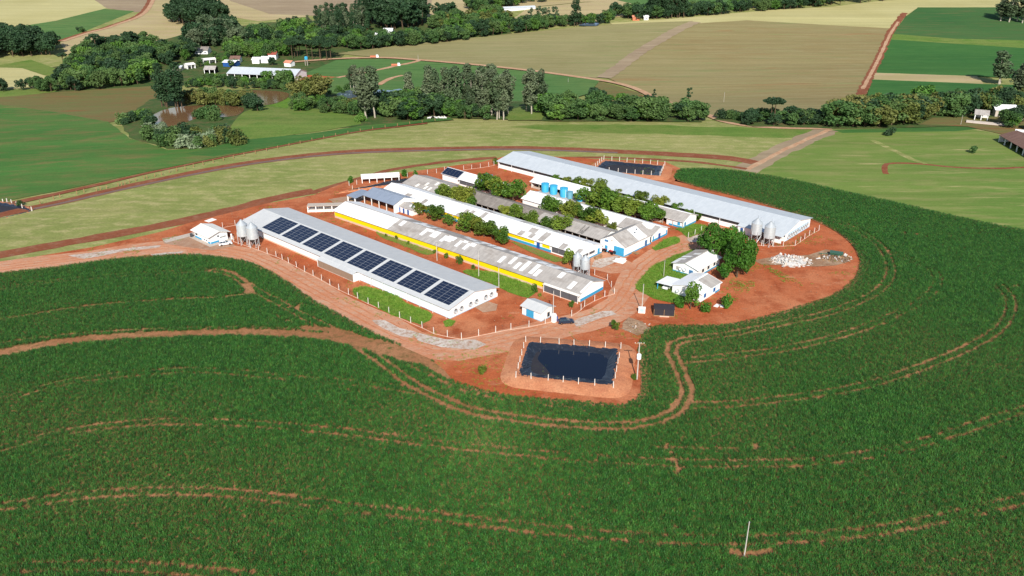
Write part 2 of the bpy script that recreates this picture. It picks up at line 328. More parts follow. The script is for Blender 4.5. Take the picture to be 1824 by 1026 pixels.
# ---------------------------------------------------------------- ground, fields, roads
def offs(n, y): return n * (0.005 + 0.02 * S((np.asarray(y, float) - 395) / 70))
def catmull(pts, closed=False, step=None, m=6):
    P = [Vector(p) for p in pts]; n = len(P); out = []
    rngk = range(n) if closed else range(n - 1)
    for i in rngk:
        p0 = P[(i - 1) % n] if (closed or i > 0) else P[i]; p1 = P[i]; p2 = P[(i + 1) % n]
        p3 = P[(i + 2) % n] if (closed or i + 2 < n) else p2
        k = m if step is None else max(1, int((p2 - p1).length / step))
        for j in range(k):
            t = j / k; t2 = t * t; t3 = t2 * t
            out.append(0.5 * ((2 * p1) + (p2 - p0) * t + (2 * p0 - 5 * p1 + 4 * p2 - p3) * t2 + (3 * p1 - p0 - 3 * p2 + p3) * t3))
    if not closed: out.append(P[-1])
    return out
px2w = at_many
def jit(p, amp):
    return Vector((p[0] + amp * (nz(p[0], p[1], .11) + .6 * nz(p[0] + 50, p[1], .4)), p[1] + amp * (nz(p[0] + 90, p[1] + 30, .11) + .6 * nz(p[0], p[1] + 70, .4)), 0))
GRID = 15.0
def draped(name, poly, n, mat, kind='structure', zadd=0.0, parent=None, strip=None):
    """flat polygon (world xy) laid on the terrain, n sheets above the ground, cut along the terrain's own facets"""
    bm = bmesh.new()
    if strip:
        va = [bm.verts.new((p[0], p[1], 0)) for p in strip[0]]; vb = [bm.verts.new((p[0], p[1], 0)) for p in strip[1]]
        for i in range(len(va) - 1): bm.faces.new((va[i], va[i + 1], vb[i + 1], vb[i]))
        poly = list(strip[0]) + list(strip[1])
    else:
        vs = [bm.verts.new((p[0], p[1], 0)) for p in poly]; bm.faces.new(vs)
    bmesh.ops.triangulate(bm, faces=bm.faces[:])
    xs = [p[0] for p in poly]; ys = [p[1] for p in poly]
    if max(ys) > 395 or min(xs) < -120:
        dl = [p[0] - p[1] for p in poly]
        for no, lo, hi in (((1, 0, 0), min(xs), max(xs)), ((0, 1, 0), max(min(ys), 220), max(ys)), ((1, -1, 0), min(dl), max(dl))):
            k = math.ceil(lo / GRID) * GRID
            while k < hi:
                co = (0, k, 0) if no == (0, 1, 0) else (k, 0, 0)
                bmesh.ops.bisect_plane(bm, geom=bm.verts[:] + bm.edges[:] + bm.faces[:], dist=1e-4, plane_co=co, plane_no=Vector(no).normalized()); k += GRID
        bmesh.ops.triangulate(bm, faces=bm.faces[:])
    bmesh.ops.recalc_face_normals(bm, faces=bm.faces[:])
    if bm.faces and sum(f.normal.z for f in bm.faces) < 0: bmesh.ops.reverse_faces(bm, faces=bm.faces[:])
    me = bpy.data.meshes.new(name); bm.to_mesh(me); bm.free(); me.materials.append(M[mat])
    co = np.empty(len(me.vertices) * 3, np.float32); me.vertices.foreach_get('co', co); co = co.reshape(-1, 3).astype(float)
    co[:, 2] = TZ(co[:, 0], co[:, 1]) + offs(n, co[:, 1]) + zadd; me.vertices.foreach_set('co', co.astype(np.float32).ravel())
    me.polygons.foreach_set('use_smooth', [True] * len(me.polygons)); me.update()
    o = link(name, me, parent)
    if kind: o['kind'] = kind
    return o
LAYER = [1]
def field(name, px, mat, amp=.5, smooth=False, kind='structure'):
    LAYER[0] += 1
    w = px2w(px)
    w = catmull(w, True, 5.0) if smooth else [q for i in range(len(w)) for q in (lambda a, b: [a.lerp(b, t / max(1, int((b - a).length / 8))) for t in range(max(1, int((b - a).length / 8)))])(w[i], w[(i + 1) % len(w)])]
    return draped(name, [jit(p, amp) for p in w], LAYER[0], mat, kind)
def strip_pts(w, width, amp, taper=False):
    L = []; Rr = []
    for i, p in enumerate(w):
        a = w[max(0, i - 1)]; b = w[min(len(w) - 1, i + 1)]; d = (b - a); d.z = 0; d.normalize(); nrm = Vector((-d.y, d.x, 0))
        h = width / 2 * (1 + amp * nz(p.x, p.y, .25)); h2 = width / 2 * (1 + amp * nz(p.x + 33, p.y, .25))
        L.append(p + nrm * h); Rr.append(p - nrm * h2)
    return L, Rr
def road(name, px, width, mat, amp=.3, kind='structure'):
    LAYER[0] += 1
    w = catmull(px2w(px), False, 4.0); L, Rr = strip_pts(w, width, amp)
    return draped(name, None, LAYER[0], mat, kind, strip=(L, Rr))
def axis(lo, f0, f1, hi, fine, n):
    mid = np.arange(f0, f1 + .1, fine); g = lambda a, b: a + (b - a) * np.linspace(0, 1, n) ** 2
    return np.concatenate([g(f0, lo)[:0:-1], mid, g(f1, hi)[1:]])
gx = axis(-9000, -900, 900, 9000, GRID, 14); gy = axis(-2500, 60, 1440, 14000, GRID, 14)
GX, GY = np.meshgrid(gx, gy); GZ = TZ(GX, GY)
nx, ny = len(gx), len(gy)
gi = np.arange(nx * ny).reshape(ny, nx)
gf = np.concatenate([np.stack([gi[:-1, :-1], gi[:-1, 1:], gi[1:, 1:]], -1).reshape(-1, 3), np.stack([gi[:-1, :-1], gi[1:, 1:], gi[1:, :-1]], -1).reshape(-1, 3)])
me = bpy.data.meshes.new('ground'); me.from_pydata(np.stack([GX, GY, GZ], -1).reshape(-1, 3).tolist(), [], gf.tolist())
me.materials.append(M['dry_grass']); me.polygons.foreach_set('use_smooth', [True] * len(me.polygons)); link('ground', me)['kind'] = 'structure'

# far fields, top left
field('tan_field', [(-200, -20), (150, -20), (190, 14), (180, 18), (100, 37), (0, 53), (-200, 80)], 'pale_stubble')
field('plowed_field', [(130, -20), (290, -20), (262, 20), (240, 22), (190, 15)], 'mauve_stubble')
field('green_crop_field', [(-200, 90), (0, 53), (100, 37), (185, 16), (240, 20), (200, 36), (150, 56), (105, 73), (60, 60), (0, 72), (-200, 120)], 'mid_crop')
field('stubble_field', [(285, -20), (520, -20), (545, 30), (460, 38), (410, 30), (400, 45), (345, 55), (335, 80), (290, 80), (200, 92), (118, 98), (108, 76), (200, 46), (262, 20)], 'tan_stubble')
field('stubble_field', [(395, -20), (800, -20), (800, 20), (620, 30), (480, 25), (410, 2)], 'mauve_stubble')
field('woodland_floor', [(95, 170), (95, 120), (260, 80), (330, 60), (480, 40), (760, 25), (910, 20), (910, 60), (620, 92), (600, 112), (520, 140), (330, 150), (270, 158)], 'woodland_floor', 2)
field('meadow', [(-200, 125), (0, 116), (55, 107), (105, 124), (95, 138), (40, 122), (-200, 132)], 'bright_pasture')
field('stubble_field', [(-200, 132), (0, 121), (40, 122), (92, 139), (88, 152), (30, 158), (-200, 160)], 'pale_stubble')
field('meadow_strip', [(-200, 170), (0, 160), (110, 158), (95, 165), (0, 175), (-200, 188)], 'bright_pasture')
field('fallow_field', [(-200, 186), (0, 174), (100, 165), (270, 154), (285, 172), (262, 190), (215, 215), (192, 219), (100, 203), (0, 190), (-200, 185)], 'field_brown_green', 1)
road('dirt_track', [(278, -20), (258, 19), (200, 46), (150, 60), (106, 74)], 7, 'dirt_red_road')
road('dirt_track', [(282, -20), (262, 19), (203, 46), (154, 60), (112, 74)], 4.5, 'dirt_road')
# far centre and right
field('tan_field', [(880, 50), (920, 30), (940, 15), (1050, 4), (1100, 0), (1146, 12), (1140, 26), (1085, 33), (1060, 40), (1000, 45), (940, 52)], 'tan_stubble')
field('crop_field', [(1060, -20), (1330, -20), (1310, 12), (1220, 18), (1145, 12), (1100, 1)], 'mid_crop')
field('tan_field', [(780, -20), (1060, -20), (1090, 2), (1040, 4), (940, 14), (900, 8), (780, 40), (760, 30)], 'tan_stubble')
field('pale_field', [(1085, 42), (1200, 34), (1380, 18), (1480, 13), (1560, 3), (1700, -8), (2020, -12), (2020, 14), (1635, 14), (1612, 30), (1595, 52), (1330, 38), (1235, 44), (1100, 47)], 'pale_stubble')
field('hill_field', [(600, 96), (720, 80), (900, 62), (1085, 44), (1235, 38), (1200, 56), (1140, 91), (1078, 138), (1060, 140), (960, 127), (850, 115), (745, 107), (660, 102)], 'hill_stubble')
field('hill_field', [(1235, 43), (1330, 37), (1560, 50), (1597, 52), (1562, 112), (1530, 182), (1500, 205), (1300, 200), (1260, 208), (1190, 186), (1150, 168), (1082, 140), (1140, 93), (1200, 58)], 'hill_brown')
field('crop_field', [(1635, 14), (2020, 14), (2020, 80), (1824, 73), (1700, 70), (1588, 61), (1614, 30)], 'dark_crop_brown')
field('crop_strip', [(1588, 61), (1700, 70), (1824, 73), (2020, 80), (2020, 96), (1824, 87), (1580, 71)], 'bright_pasture')
field('crop_field', [(1582, 71), (1824, 87), (2020, 98), (2020, 150), (1824, 141), (1740, 137), (1558, 131)], 'dark_crop')
field('stubble_strip', [(1558, 131), (1740, 137), (1752, 151), (1552, 143)], 'tan_stubble')
field('crop_field', [(1552, 143), (1752, 151), (2020, 160), (2020, 210), (1824, 200), (1600, 200), (1535, 200)], 'dark_crop')
road('dirt_track', [(1612, 24), (1588, 55), (1562, 112), (1540, 155), (1522, 195)], 6, 'dirt_red_road', .5)
road('dirt_track', [(1600, 40), (1584, 65), (1560, 116), (1536, 160)], 2.4, 'dirt_road', .5)
road('field_track', [(1076, 140), (1110, 116), (1142, 92), (1200, 58), (1238, 40)], 11, 'mauve_stubble')
field('green_crop_field', [(470, 150), (530, 137), (600, 108), (680, 106), (745, 110), (850, 119), (960, 131), (1068, 145), (1050, 168), (980, 185), (800, 190), (620, 172), (540, 165)], 'mid_crop')
field('fallow_wedge', [(1050, 168), (1068, 147), (1100, 155), (1140, 168), (1160, 182), (1060, 182)], 'field_brown_green')
field('bare_earth', [(500, 150), (520, 137), (548, 135), (600, 139), (560, 146), (520, 152)], 'soil_red')
road('dirt_road', [(520, 112), (600, 106), (680, 104), (745, 108), (850, 117), (960, 129), (1060, 143), (1100, 150), (1140, 163), (1190, 184), (1230, 198), (1262, 207), (1290, 217), (1340, 225), (1400, 228), (1480, 229)], 5, 'dirt_road', .15)
road('dirt_track', [(747, 109), (735, 113), (705, 119), (650, 131), (600, 140)], 4, 'dirt_road', .4)
road('dirt_track', [(718, 136), (700, 140), (685, 147), (674, 153)], 4, 'dirt_road', .4)
# valley floor, ponds
field('woodland_floor', [(230, 245), (215, 215), (270, 180), (330, 165), (520, 160), (620, 170), (800, 180), (1000, 185), (1250, 205), (1250, 218), (960, 216), (800, 211), (700, 221), (560, 232), (440, 262), (300, 266)], 'woodland_floor', 1.5)
field('bright_pasture', [(405, 235), (430, 205), (480, 184), (520, 190), (640, 210), (645, 222), (560, 236), (440, 250)], 'bright_pasture', 1)
field('meadow', [(470, 190), (505, 168), (520, 180), (512, 196)], 'lawn', 1)
field('grove_floor', [(965, 215), (985, 190), (960, 186), (900, 200), (905, 216)], 'bright_pasture', 1)
field('thicket_floor', [(1270, 214), (1300, 205), (1480, 205), (1700, 190), (2020, 195), (2020, 226), (1700, 226), (1480, 230), (1340, 226)], 'woodland_floor', 1.5)
field('farm_clearing', [(1640, 222), (1660, 212), (1740, 210), (2020, 215), (2020, 262), (1830, 250), (1770, 236), (1720, 226)], 'field_brown_green', 1)
def pond(px, mat, label=None):
    LAYER[0] += 1; o = draped('pond', catmull(px2w(px), True, 4), LAYER[0], mat); return o
pond([(268, 214), (284, 202), (312, 194), (350, 191), (400, 191), (434, 195), (422, 208), (372, 212), (348, 214), (310, 226), (280, 224)], 'water_brown')
pond([(436, 166), (470, 164), (512, 168), (508, 180), (478, 190), (452, 186)], 'water_brown')
pond([(600, 170), (625, 163), (660, 162), (708, 165), (712, 171), (660, 177), (612, 177)], 'water_blue')
pond([(1030, 47), (1048, 43), (1066, 43), (1062, 48)], 'water_blue')
pond([(700, 163), (712, 161), (722, 164), (712, 168)], 'water_blue')
# left green field, verge, roads
field('green_crop_field', [(-400, 200), (0, 189), (100, 203), (192, 219), (232, 247), (300, 268), (430, 262), (480, 250), (560, 238), (645, 225), (720, 219), (800, 211), (810, 215), (760, 219), (640, 233), (480, 263), (300, 299), (150, 331), (0, 361), (-400, 440)], 'green_field', .6)
field('green_strip', [(430, 250), (560, 238), (645, 226), (720, 220), (800, 212), (806, 214), (760, 219), (640, 232), (480, 261), (380, 280), (330, 275)], 'green_strip', .5)
field('red_verge', [(-300, 430), (0, 364), (150, 333), (300, 300), (480, 264), (640, 234), (760, 220), (762, 221.5), (640, 235.6), (480, 266), (300, 302.6), (150, 337.5), (0, 371), (-300, 438)], 'dirt_red_road', .6)
LAYER[0] = 2
field('lime_grass', [(960, 222), (1100, 222), (1440, 230), (1460, 232), (1420, 246), (1200, 240), (1000, 234), (900, 226)], 'bright_pasture', 2)
field('right_pasture', [(1482, 232), (1600, 229), (1700, 227), (1760, 235), (1830, 250), (2100, 255), (2100, 470), (1824, 412), (1700, 387), (1600, 364), (1500, 342), (1400, 320), (1300, 305), (1340, 300), (1390, 272)], 'right_pasture', .8)
field('tall_crop_strip', [(1482, 231), (1600, 228), (1700, 224), (1760, 228), (1700, 234), (1600, 235), (1500, 237)], 'green_strip', .6)
road('field_path', [(1325, 304), (1360, 285), (1400, 264), (1440, 246), (1476, 231)], 11, 'mauve_stubble', .3)
road('field_path', [(1330, 302), (1365, 284), (1405, 263), (1445, 245), (1478, 231)], 2.5, 'dirt_road', .6)
road('red_ditch', [(1578, 310), (1580, 292), (1640, 292), (1700, 298), (1780, 300), (1830, 298), (1960, 300)], 2.2, 'dirt_red_road', .4)
road('grass_path', [(1555, 250), (1600, 272), (1625, 284), (1650, 292)], 3, 'dry_grass', .5)
road('asphalt_road', [(-300, 455), (0, 383), (100, 362), (200, 339), (320, 313), (440, 291), (560, 276), (640, 270), (760, 266), (900, 264), (1000, 266), (1100, 270), (1200, 275), (1300, 282), (1345, 290)], 7, 'dirt_red_road', .15)
road('asphalt_road', [(60, 372), (100, 364), (200, 341.5), (320, 315.5), (440, 293), (560, 278), (640, 272), (760, 268), (900, 266), (1000, 268.3), (1100, 272)], 2.2, 'asphalt', .12)
road('dirt_track', [(-300, 520), (0, 454), (100, 436), (250, 409), (400, 377), (480, 356), (560, 340)], 7, 'dirt_red_road', .35)
road('dirt_track', [(560, 342), (620, 324), (700, 302), (760, 293), (820, 286), (885, 281)], 3.5, 'dirt_red_road', .5)
road('dirt_track', [(980, 281), (1080, 280.5), (1180, 285), (1250, 290), (1330, 301)], 2.6, 'dirt_red_road', .5)
# farmyard
YARD = [(-300, 560), (0, 489), (200, 464), (330, 455), (400, 461), (470, 480), (560, 541), (690, 612), (790, 668), (830, 692), (920, 708), (1060, 718), (1130, 715), (1143, 690), (1136, 640), (1142, 603), (1180, 581), (1290, 578), (1350, 567), (1480, 527), (1515, 503), (1530, 478), (1526, 452), (1500, 420), (1450, 392), (1360, 362), (1200, 322), (1212, 300), (1185, 288), (1060, 283), (960, 278), (900, 279), (860, 289), (790, 297), (700, 311), (620, 324), (560, 347), (470, 364), (340, 397), (290, 413), (170, 441), (0, 466), (-300, 528)]
road('farmyard_edge', [(690, 612), (790, 668), (830, 692), (920, 708), (1060, 718), (1118, 718), (1140, 694), (1138, 640), (1146, 603), (1180, 583), (1290, 580), (1350, 569), (1480, 529), (1515, 505), (1530, 478), (1526, 452), (1500, 420), (1450, 392), (1360, 362), (1205, 322)], 5, 'soil_red')
field('farmyard', YARD, 'soil_red', 1.0)
road('yard_road', [(-300, 545), (0, 478), (150, 459), (290, 440), (370, 444), (450, 461), (540, 509), (620, 551), (700, 593), (780, 622), (850, 618), (940, 596), (1010, 580), (1080, 562), (1120, 525), (1140, 490), (1180, 455), (1230, 430), (1300, 410)], 11, 'soil_road', .25)
road('yard_road', [(1130, 470), (1090, 480), (1050, 470), (1075, 452), (1110, 462)], 8, 'soil_road', .4)
for k_, (off_, mt_) in enumerate(((-1.0, 'soil_bank'), (.9, 'soil_bank'), (3.0, 'soil_bank'))):
    LAYER[0] += 1; w_ = catmull(px2w([(0, 479), (150, 460), (290, 441), (370, 445), (450, 462), (540, 510), (620, 552), (700, 594), (780, 621), (850, 617), (940, 596), (1010, 580), (1080, 562), (1120, 525), (1140, 490), (1180, 455), (1225, 432)]), False, 2.0)
    L_, R_ = strip_pts(w_, abs(off_) * 2, .25); mid_ = L_ if off_ > 0 else R_; A_, B_ = strip_pts(mid_, .55, .7); draped('wheel_rut', None, LAYER[0], mt_, strip=(A_, B_))
field('gravel_patch', [(290, 425), (345, 417), (400, 428), (418, 438), (380, 446), (330, 440), (292, 434)], 'gravel_grey', 1, True)
field('concrete_strip', [(290, 428), (345, 414), (352, 418), (296, 433)], 'concrete', .1)
field('gravel_patch', [(120, 457), (180, 448), (240, 441), (285, 437), (283, 441), (220, 449), (150, 461)], 'gravel_white', .8, True)
field('gravel_patch', [(268, 453), (296, 450), (326, 449), (324, 452), (296, 454), (272, 456)], 'gravel_white', .4, True)
field('gravel_patch', [(666, 568), (685, 570), (715, 585), (738, 594), (735, 602), (712, 600), (690, 587), (672, 577)], 'gravel_white', 1.6, True)
field('gravel_patch', [(728, 592), (760, 597), (800, 607), (850, 607), (868, 614), (850, 622), (790, 618), (745, 607)], 'gravel_white', 1.6, True)
field('gravel_patch', [(1020, 575), (1040, 566), (1075, 555), (1092, 556), (1100, 562), (1070, 568), (1040, 580), (1026, 583)], 'gravel_white', 1.2, True)
field('gravel_patch', [(1056, 465), (1080, 458), (1100, 456), (1092, 468), (1070, 478), (1052, 476)], 'gravel_white', 1.2, True)
field('gravel_patch', [(1225, 426), (1240, 420), (1256, 416), (1258, 424), (1240, 432), (1228, 432)], 'gravel_white', .6, True)
field('gravel_patch', [(840, 545), (862, 535), (884, 540), (880, 551), (858, 556)], 'gravel_grey', 1.2, True)
field('rubble_patch', [(1342, 465), (1370, 460), (1440, 455), (1470, 442), (1505, 450), (1512, 466), (1480, 473), (1420, 474), (1360, 472)], 'rubble_ground', 1.5, True)
field('rubble_patch', [(1110, 578), (1125, 568), (1145, 575), (1155, 590), (1135, 598), (1112, 590)], 'rubble_ground', 1.2, True)
field('gravel_patch', [(585, 355), (620, 350), (650, 352), (640, 362), (600, 366)], 'gravel_grey', 1, True)
LAWNS = {
 'lawn_a': ([(634, 514), (655, 509), (690, 522), (730, 541), (768, 558), (766, 572), (750, 580), (700, 560), (640, 530)], 'lawn', 1.0, 'shed with solar panels'),
 'lawn_b': ([(668, 412), (690, 408), (730, 426), (765, 440), (776, 452), (760, 455), (715, 438), (680, 424)], 'weed_lawn', .8, ''),
 'lawn_c': ([(826, 482), (860, 484), (900, 488), (945, 508), (952, 524), (940, 532), (905, 520), (870, 505), (838, 494)], 'lawn', .8, ''),
 'lawn_d': ([(1133, 515), (1145, 492), (1170, 472), (1205, 455), (1235, 446), (1250, 450), (1200, 480), (1250, 500), (1215, 538), (1165, 532), (1150, 524)], 'lawn', .6, ''),
 'lawn_e': ([(1162, 443), (1185, 428), (1205, 422), (1213, 431), (1190, 441), (1168, 447)], 'lawn', .5, ''),
 'lawn_f': ([(1203, 409), (1235, 400), (1262, 404), (1250, 414), (1226, 424), (1215, 414)], 'lawn', .5, ''),
 'lawn_g': ([(1290, 505), (1320, 495), (1345, 505), (1330, 522), (1300, 520)], 'weed_lawn', 1.2, ''),
 'lawn_h': ([(790, 573), (800, 569), (811, 574), (806, 582), (794, 583)], 'lawn', .5, ''),
 'lawn_i': ([(1040, 560), (1058, 548), (1066, 550), (1058, 560), (1046, 566)], 'weed_lawn', .5, ''),
 'lawn_j': ([(910, 432), (930, 436), (990, 458), (1005, 466), (990, 468), (940, 448)], 'weed_lawn', .4, ''),
 'lawn_k': ([(1136, 620), (1150, 585), (1170, 582), (1160, 600), (1146, 640)], 'weed_lawn', .6, ''),
 'lawn_l': ([(1360, 478), (1372, 476), (1420, 500), (1425, 512), (1400, 515), (1385, 500)], 'weed_lawn', 1.6, ''),
}
LAWNPOLY = []
for k_, (px_, mt_, am_, _) in LAWNS.items():
    LAYER[0] += 1; w_ = [jit(p, am_) for p in catmull(px2w(px_), True, 2.0)]
    if k_ not in ('lawn_g', 'lawn_l', 'lawn_i', 'lawn_k'): draped('lawn', w_, LAYER[0], mt_)
    LAWNPOLY.append((np.array([(p.x, p.y) for p in w_]), mt_))
# the soil under the maize
CORN_PX = [(-330, 530), (-150, 512), (0, 488), (100, 477), (200, 463), (300, 456), (345, 455), (400, 460), (432, 465), (470, 479), (520, 509), (560, 537), (600, 559), (650, 587), (690, 606), (722, 620), (765, 640), (792, 660), (812, 682), (860, 698), (920, 708), (1000, 715), (1060, 719), (1105, 724), (1132, 714), (1142, 700), (1144, 680), (1140, 650), (1136, 620), (1143, 600), (1156, 585), (1172, 580), (1230, 581), (1290, 580), (1350, 568), (1420, 548), (1482, 528), (1513, 506), (1528, 485), (1531, 465), (1522, 444), (1502, 423), (1470, 403), (1440, 390), (1390, 374), (1330, 356), (1250, 336), (1205, 322), (1200, 316), (1212, 302), (1240, 301), (1300, 304), (1400, 319), (1500, 341), (1600, 363), (1700, 386), (1824, 411), (2150, 475), (2300, 900), (2300, 1300), (-500, 1300), (-500, 700)]
LAYER[0] += 1
corn_w = catmull(px2w(CORN_PX), True, 4.0)
draped('maize_field_soil', [jit(p, .5) for p in corn_w], LAYER[0], 'soil_field')

# ---------------------------------------------------------------- scattering by geometry nodes
def inpoly(P, poly):
    x, y = P[:, 0], P[:, 1]; ins = np.zeros(len(P), bool); j = len(poly) - 1
    for i in range(len(poly)):
        xi, yi = poly[i]; xj, yj = poly[j]
        if yi != yj:
            c = ((yi > y) != (yj > y)) & (x < (xj - xi) * (y - yi) / (yj - yi) + xi); ins ^= c
        j = i
    return ins
def segdist(P, w):
    d = np.full(len(P), 1e9)
    for a, b in zip(w[:-1], w[1:]):
        a = np.array(a[:2]); b = np.array(b[:2]); ab = b - a; L = ab @ ab
        near = (np.abs(P[:, 0] - (a[0] + b[0]) / 2) < 12 + abs(ab[0])) & (np.abs(P[:, 1] - (a[1] + b[1]) / 2) < 12 + abs(ab[1]))
        Q = P[near]
        if not len(Q): continue
        t = np.clip(((Q - a) @ ab) / max(L, 1e-9), 0, 1); d[near] = np.minimum(d[near], np.linalg.norm(Q - a - t[:, None] * ab, axis=1))
    return d
def vnoise(P, s, seed=0):
    """cheap smooth value noise on numpy points, 0..1"""
    r = np.random.default_rng(seed); T = r.random((256, 256)); q = P * s; i = np.floor(q).astype(int); f = q - i; f = f * f * (3 - 2 * f)
    g = lambda a, b: T[(i[:, 0] + a) % 256, (i[:, 1] + b) % 256]
    return (g(0, 0) * (1 - f[:, 0]) + g(1, 0) * f[:, 0]) * (1 - f[:, 1]) + (g(0, 1) * (1 - f[:, 0]) + g(1, 1) * f[:, 0]) * f[:, 1]
def scatter(name, P, scale, protos, label, cat, reset=True):
    me = bpy.data.meshes.new(name); me.vertices.add(len(P)); me.vertices.foreach_set('co', P.astype(np.float32).ravel())
    a = me.attributes.new('sc', 'FLOAT', 'POINT'); a.data.foreach_set('value', scale.astype(np.float32))
    o = link(name, me); tag(o, label, cat, None, 'stuff')
    c = bpy.data.collections.new(name + '_plants')
    for p in protos: c.objects.link(p)
    g = bpy.data.node_groups.new(name, 'GeometryNodeTree'); g.interface.new_socket('Geometry', in_out='INPUT', socket_type='NodeSocketGeometry'); g.interface.new_socket('Geometry', in_out='OUTPUT', socket_type='NodeSocketGeometry')
    N = g.nodes; gi_ = N.new('NodeGroupInput'); go = N.new('NodeGroupOutput'); m2p = N.new('GeometryNodeMeshToPoints'); iop = N.new('GeometryNodeInstanceOnPoints')
    ci = N.new('GeometryNodeCollectionInfo'); ci.inputs['Collection'].default_value = c; ci.inputs['Separate Children'].default_value = True; ci.inputs['Reset Children'].default_value = reset
    rr = N.new('FunctionNodeRandomValue'); rr.data_type = 'FLOAT_VECTOR'; rr.inputs[0].default_value = (-.12, -.12, 0); rr.inputs[1].default_value = (.12, .12, 6.28)
    na = N.new('GeometryNodeInputNamedAttribute'); na.data_type = 'FLOAT'; na.inputs['Name'].default_value = 'sc'
    L = g.links; L.new(gi_.outputs[0], m2p.inputs['Mesh']); L.new(m2p.outputs[0], iop.inputs['Points']); L.new(ci.outputs[0], iop.inputs['Instance'])
    iop.inputs['Pick Instance'].default_value = True; L.new(rr.outputs[0], iop.inputs['Rotation']); L.new(na.outputs['Attribute'], iop.inputs['Scale']); L.new(iop.outputs[0], go.inputs[0])
    md = o.modifiers.new('scatter', 'NODES'); md.node_group = g
    return o
def maize_proto(seed, n=3):
    r = random.Random(seed); mb = MB()
    for k in range(n):
        cx, cy = r.uniform(-.3, .3), r.uniform(-.3, .3); h = r.uniform(.7, 1.0)
        for i in range(7):
            a = i * math.pi + r.uniform(-.8, .8) + k * 1.3; z0 = h * (.12 + .7 * i / 7); L = h * r.uniform(.42, .62); w = .036
            d = (math.cos(a), math.sin(a)); s = (-d[1] * w, d[0] * w); up1 = r.uniform(.18, .4) * h
            pts = []
            for t, ww, dz in ((0, .6, 0), (.35, 1, up1 * .9), (.75, .8, up1), (1, .12, up1 * .45)):
                pts += [(cx + d[0] * L * t + s[0] * ww, cy + d[1] * L * t + s[1] * ww, z0 + dz), (cx + d[0] * L * t - s[0] * ww, cy + d[1] * L * t - s[1] * ww, z0 + dz)]
            mb.add(pts, [(0, 1, 3, 2), (2, 3, 5, 4), (4, 5, 7, 6)])
    return bpy.data.objects.new('maize_plant', mb.mesh('maize_plant', 'leaf_corn'))
def grass_proto(seed):
    r = random.Random(seed); mb = MB()
    for i in range(14):
        cx, cy = r.uniform(-.4, .4), r.uniform(-.4, .4); a = r.uniform(0, 6.28); h = r.uniform(.18, .42); d = (math.cos(a), math.sin(a)); w = .035
        b = r.uniform(.1, .3)
        mb.add([(cx - d[1] * w, cy + d[0] * w, 0), (cx + d[1] * w, cy - d[0] * w, 0), (cx + d[0] * b * .5 + d[1] * w * .7, cy + d[1] * b * .5 - d[0] * w * .7, h * .7), (cx + d[0] * b, cy + d[1] * b, h)], [(0, 1, 2), (0, 2, 3)])
    return bpy.data.objects.new('grass_tuft', mb.mesh('grass_tuft', 'leaf_grass'))
# wheel tracks and bare strips through the maize: (pixels, half distance of the two wheels, half width, cleared share, noise)
TRACKS = [
 ([(-100, 655), (0, 632), (100, 613), (200, 603), (300, 598), (430, 595), (560, 600), (620, 610), (690, 630), (760, 650), (805, 672)], 0, 2.3, 1.0),
 ([(-60, 632), (0, 614), (150, 596), (300, 588), (430, 586), (560, 589)], 0, .7, .6),
 ([(370, 483), (400, 485), (425, 496), (446, 513), (447, 521), (435, 527), (400, 532), (300, 536), (150, 548), (0, 572)], 0, .8, .65),
 ([(370, 483), (330, 486), (200, 494), (100, 503), (0, 516)], 1.0, .4, .5),
 ([(372, 483), (410, 490), (455, 520), (500, 544), (540, 566), (590, 590), (640, 608)], 1.2, .55, .8),
 ([(440, 509), (446, 524)], 0, 1.6, 1.0),
 ([(540, 588), (600, 592), (640, 606), (700, 620), (760, 642)], 0, 2.6, .9),
 ([(0, 718), (90, 690), (190, 674), (280, 666), (350, 663), (430, 668), (560, 681), (660, 688), (740, 700)], 1.1, .45, .55),
 ([(640, 620), (690, 655), (730, 685), (790, 716), (850, 738), (950, 753), (1050, 762), (1130, 761), (1175, 752), (1206, 735), (1222, 712), (1220, 685), (1206, 652), (1196, 632), (1200, 616), (1222, 608)], 1.15, .62, .95),
 ([(1205, 614), (1240, 605), (1300, 598), (1400, 577), (1470, 562), (1530, 540), (1565, 520), (1586, 492), (1580, 460), (1555, 430), (1500, 400), (1420, 378)], 1.15, .5, .8),
 ([(1215, 647), (1300, 637), (1400, 624), (1500, 600), (1580, 570), (1640, 540), (1668, 512), (1666, 490), (1640, 472), (1580, 450)], 1.15, .42, .6),
 ([(1222, 726), (1330, 721), (1450, 707), (1550, 688), (1650, 654), (1730, 620), (1783, 586), (1800, 552), (1797, 530), (1778, 510)], 1.15, .5, .75),
 ([(0, 803), (100, 776), (250, 757), (400, 757), (600, 772), (800, 797), (1000, 817), (1200, 829), (1350, 830), (1460, 826), (1600, 804), (1700, 775), (1850, 725)], 1.1, .5, .6),
 ([(0, 908), (150, 886), (300, 879), (450, 886), (600, 906), (800, 928), (1000, 952), (1200, 966), (1400, 965), (1600, 944), (1850, 888)], 1.1, .5, .6),
 ([(-20, 1020), (150, 1013), (300, 1019), (450, 1034)], 1.1, .5, .6),
 ([(1168, 800), (1240, 802), (1312, 803)], 0, .45, .7),
 ([(1150, 765), (1185, 800), (1205, 835), (1212, 870), (1208, 930), (1200, 975)], 0, 1.0, .22),
 ([(1305, 988), (1326, 993), (1345, 991), (1372, 986)], 0, .8, .95),
 ([(700, 640), (760, 668), (800, 690), (870, 712), (960, 722), (1040, 735)], 0, 1.0, .35),
]
cw = np.array([(p.x, p.y) for p in corn_w])
STEP = .49
xs_ = np.arange(-330, 330, STEP); ys_ = np.arange(88, 345, STEP)
P0 = np.stack(np.meshgrid(xs_, ys_), -1).reshape(-1, 2)
lim = P0[:, 1] * .66 + 38
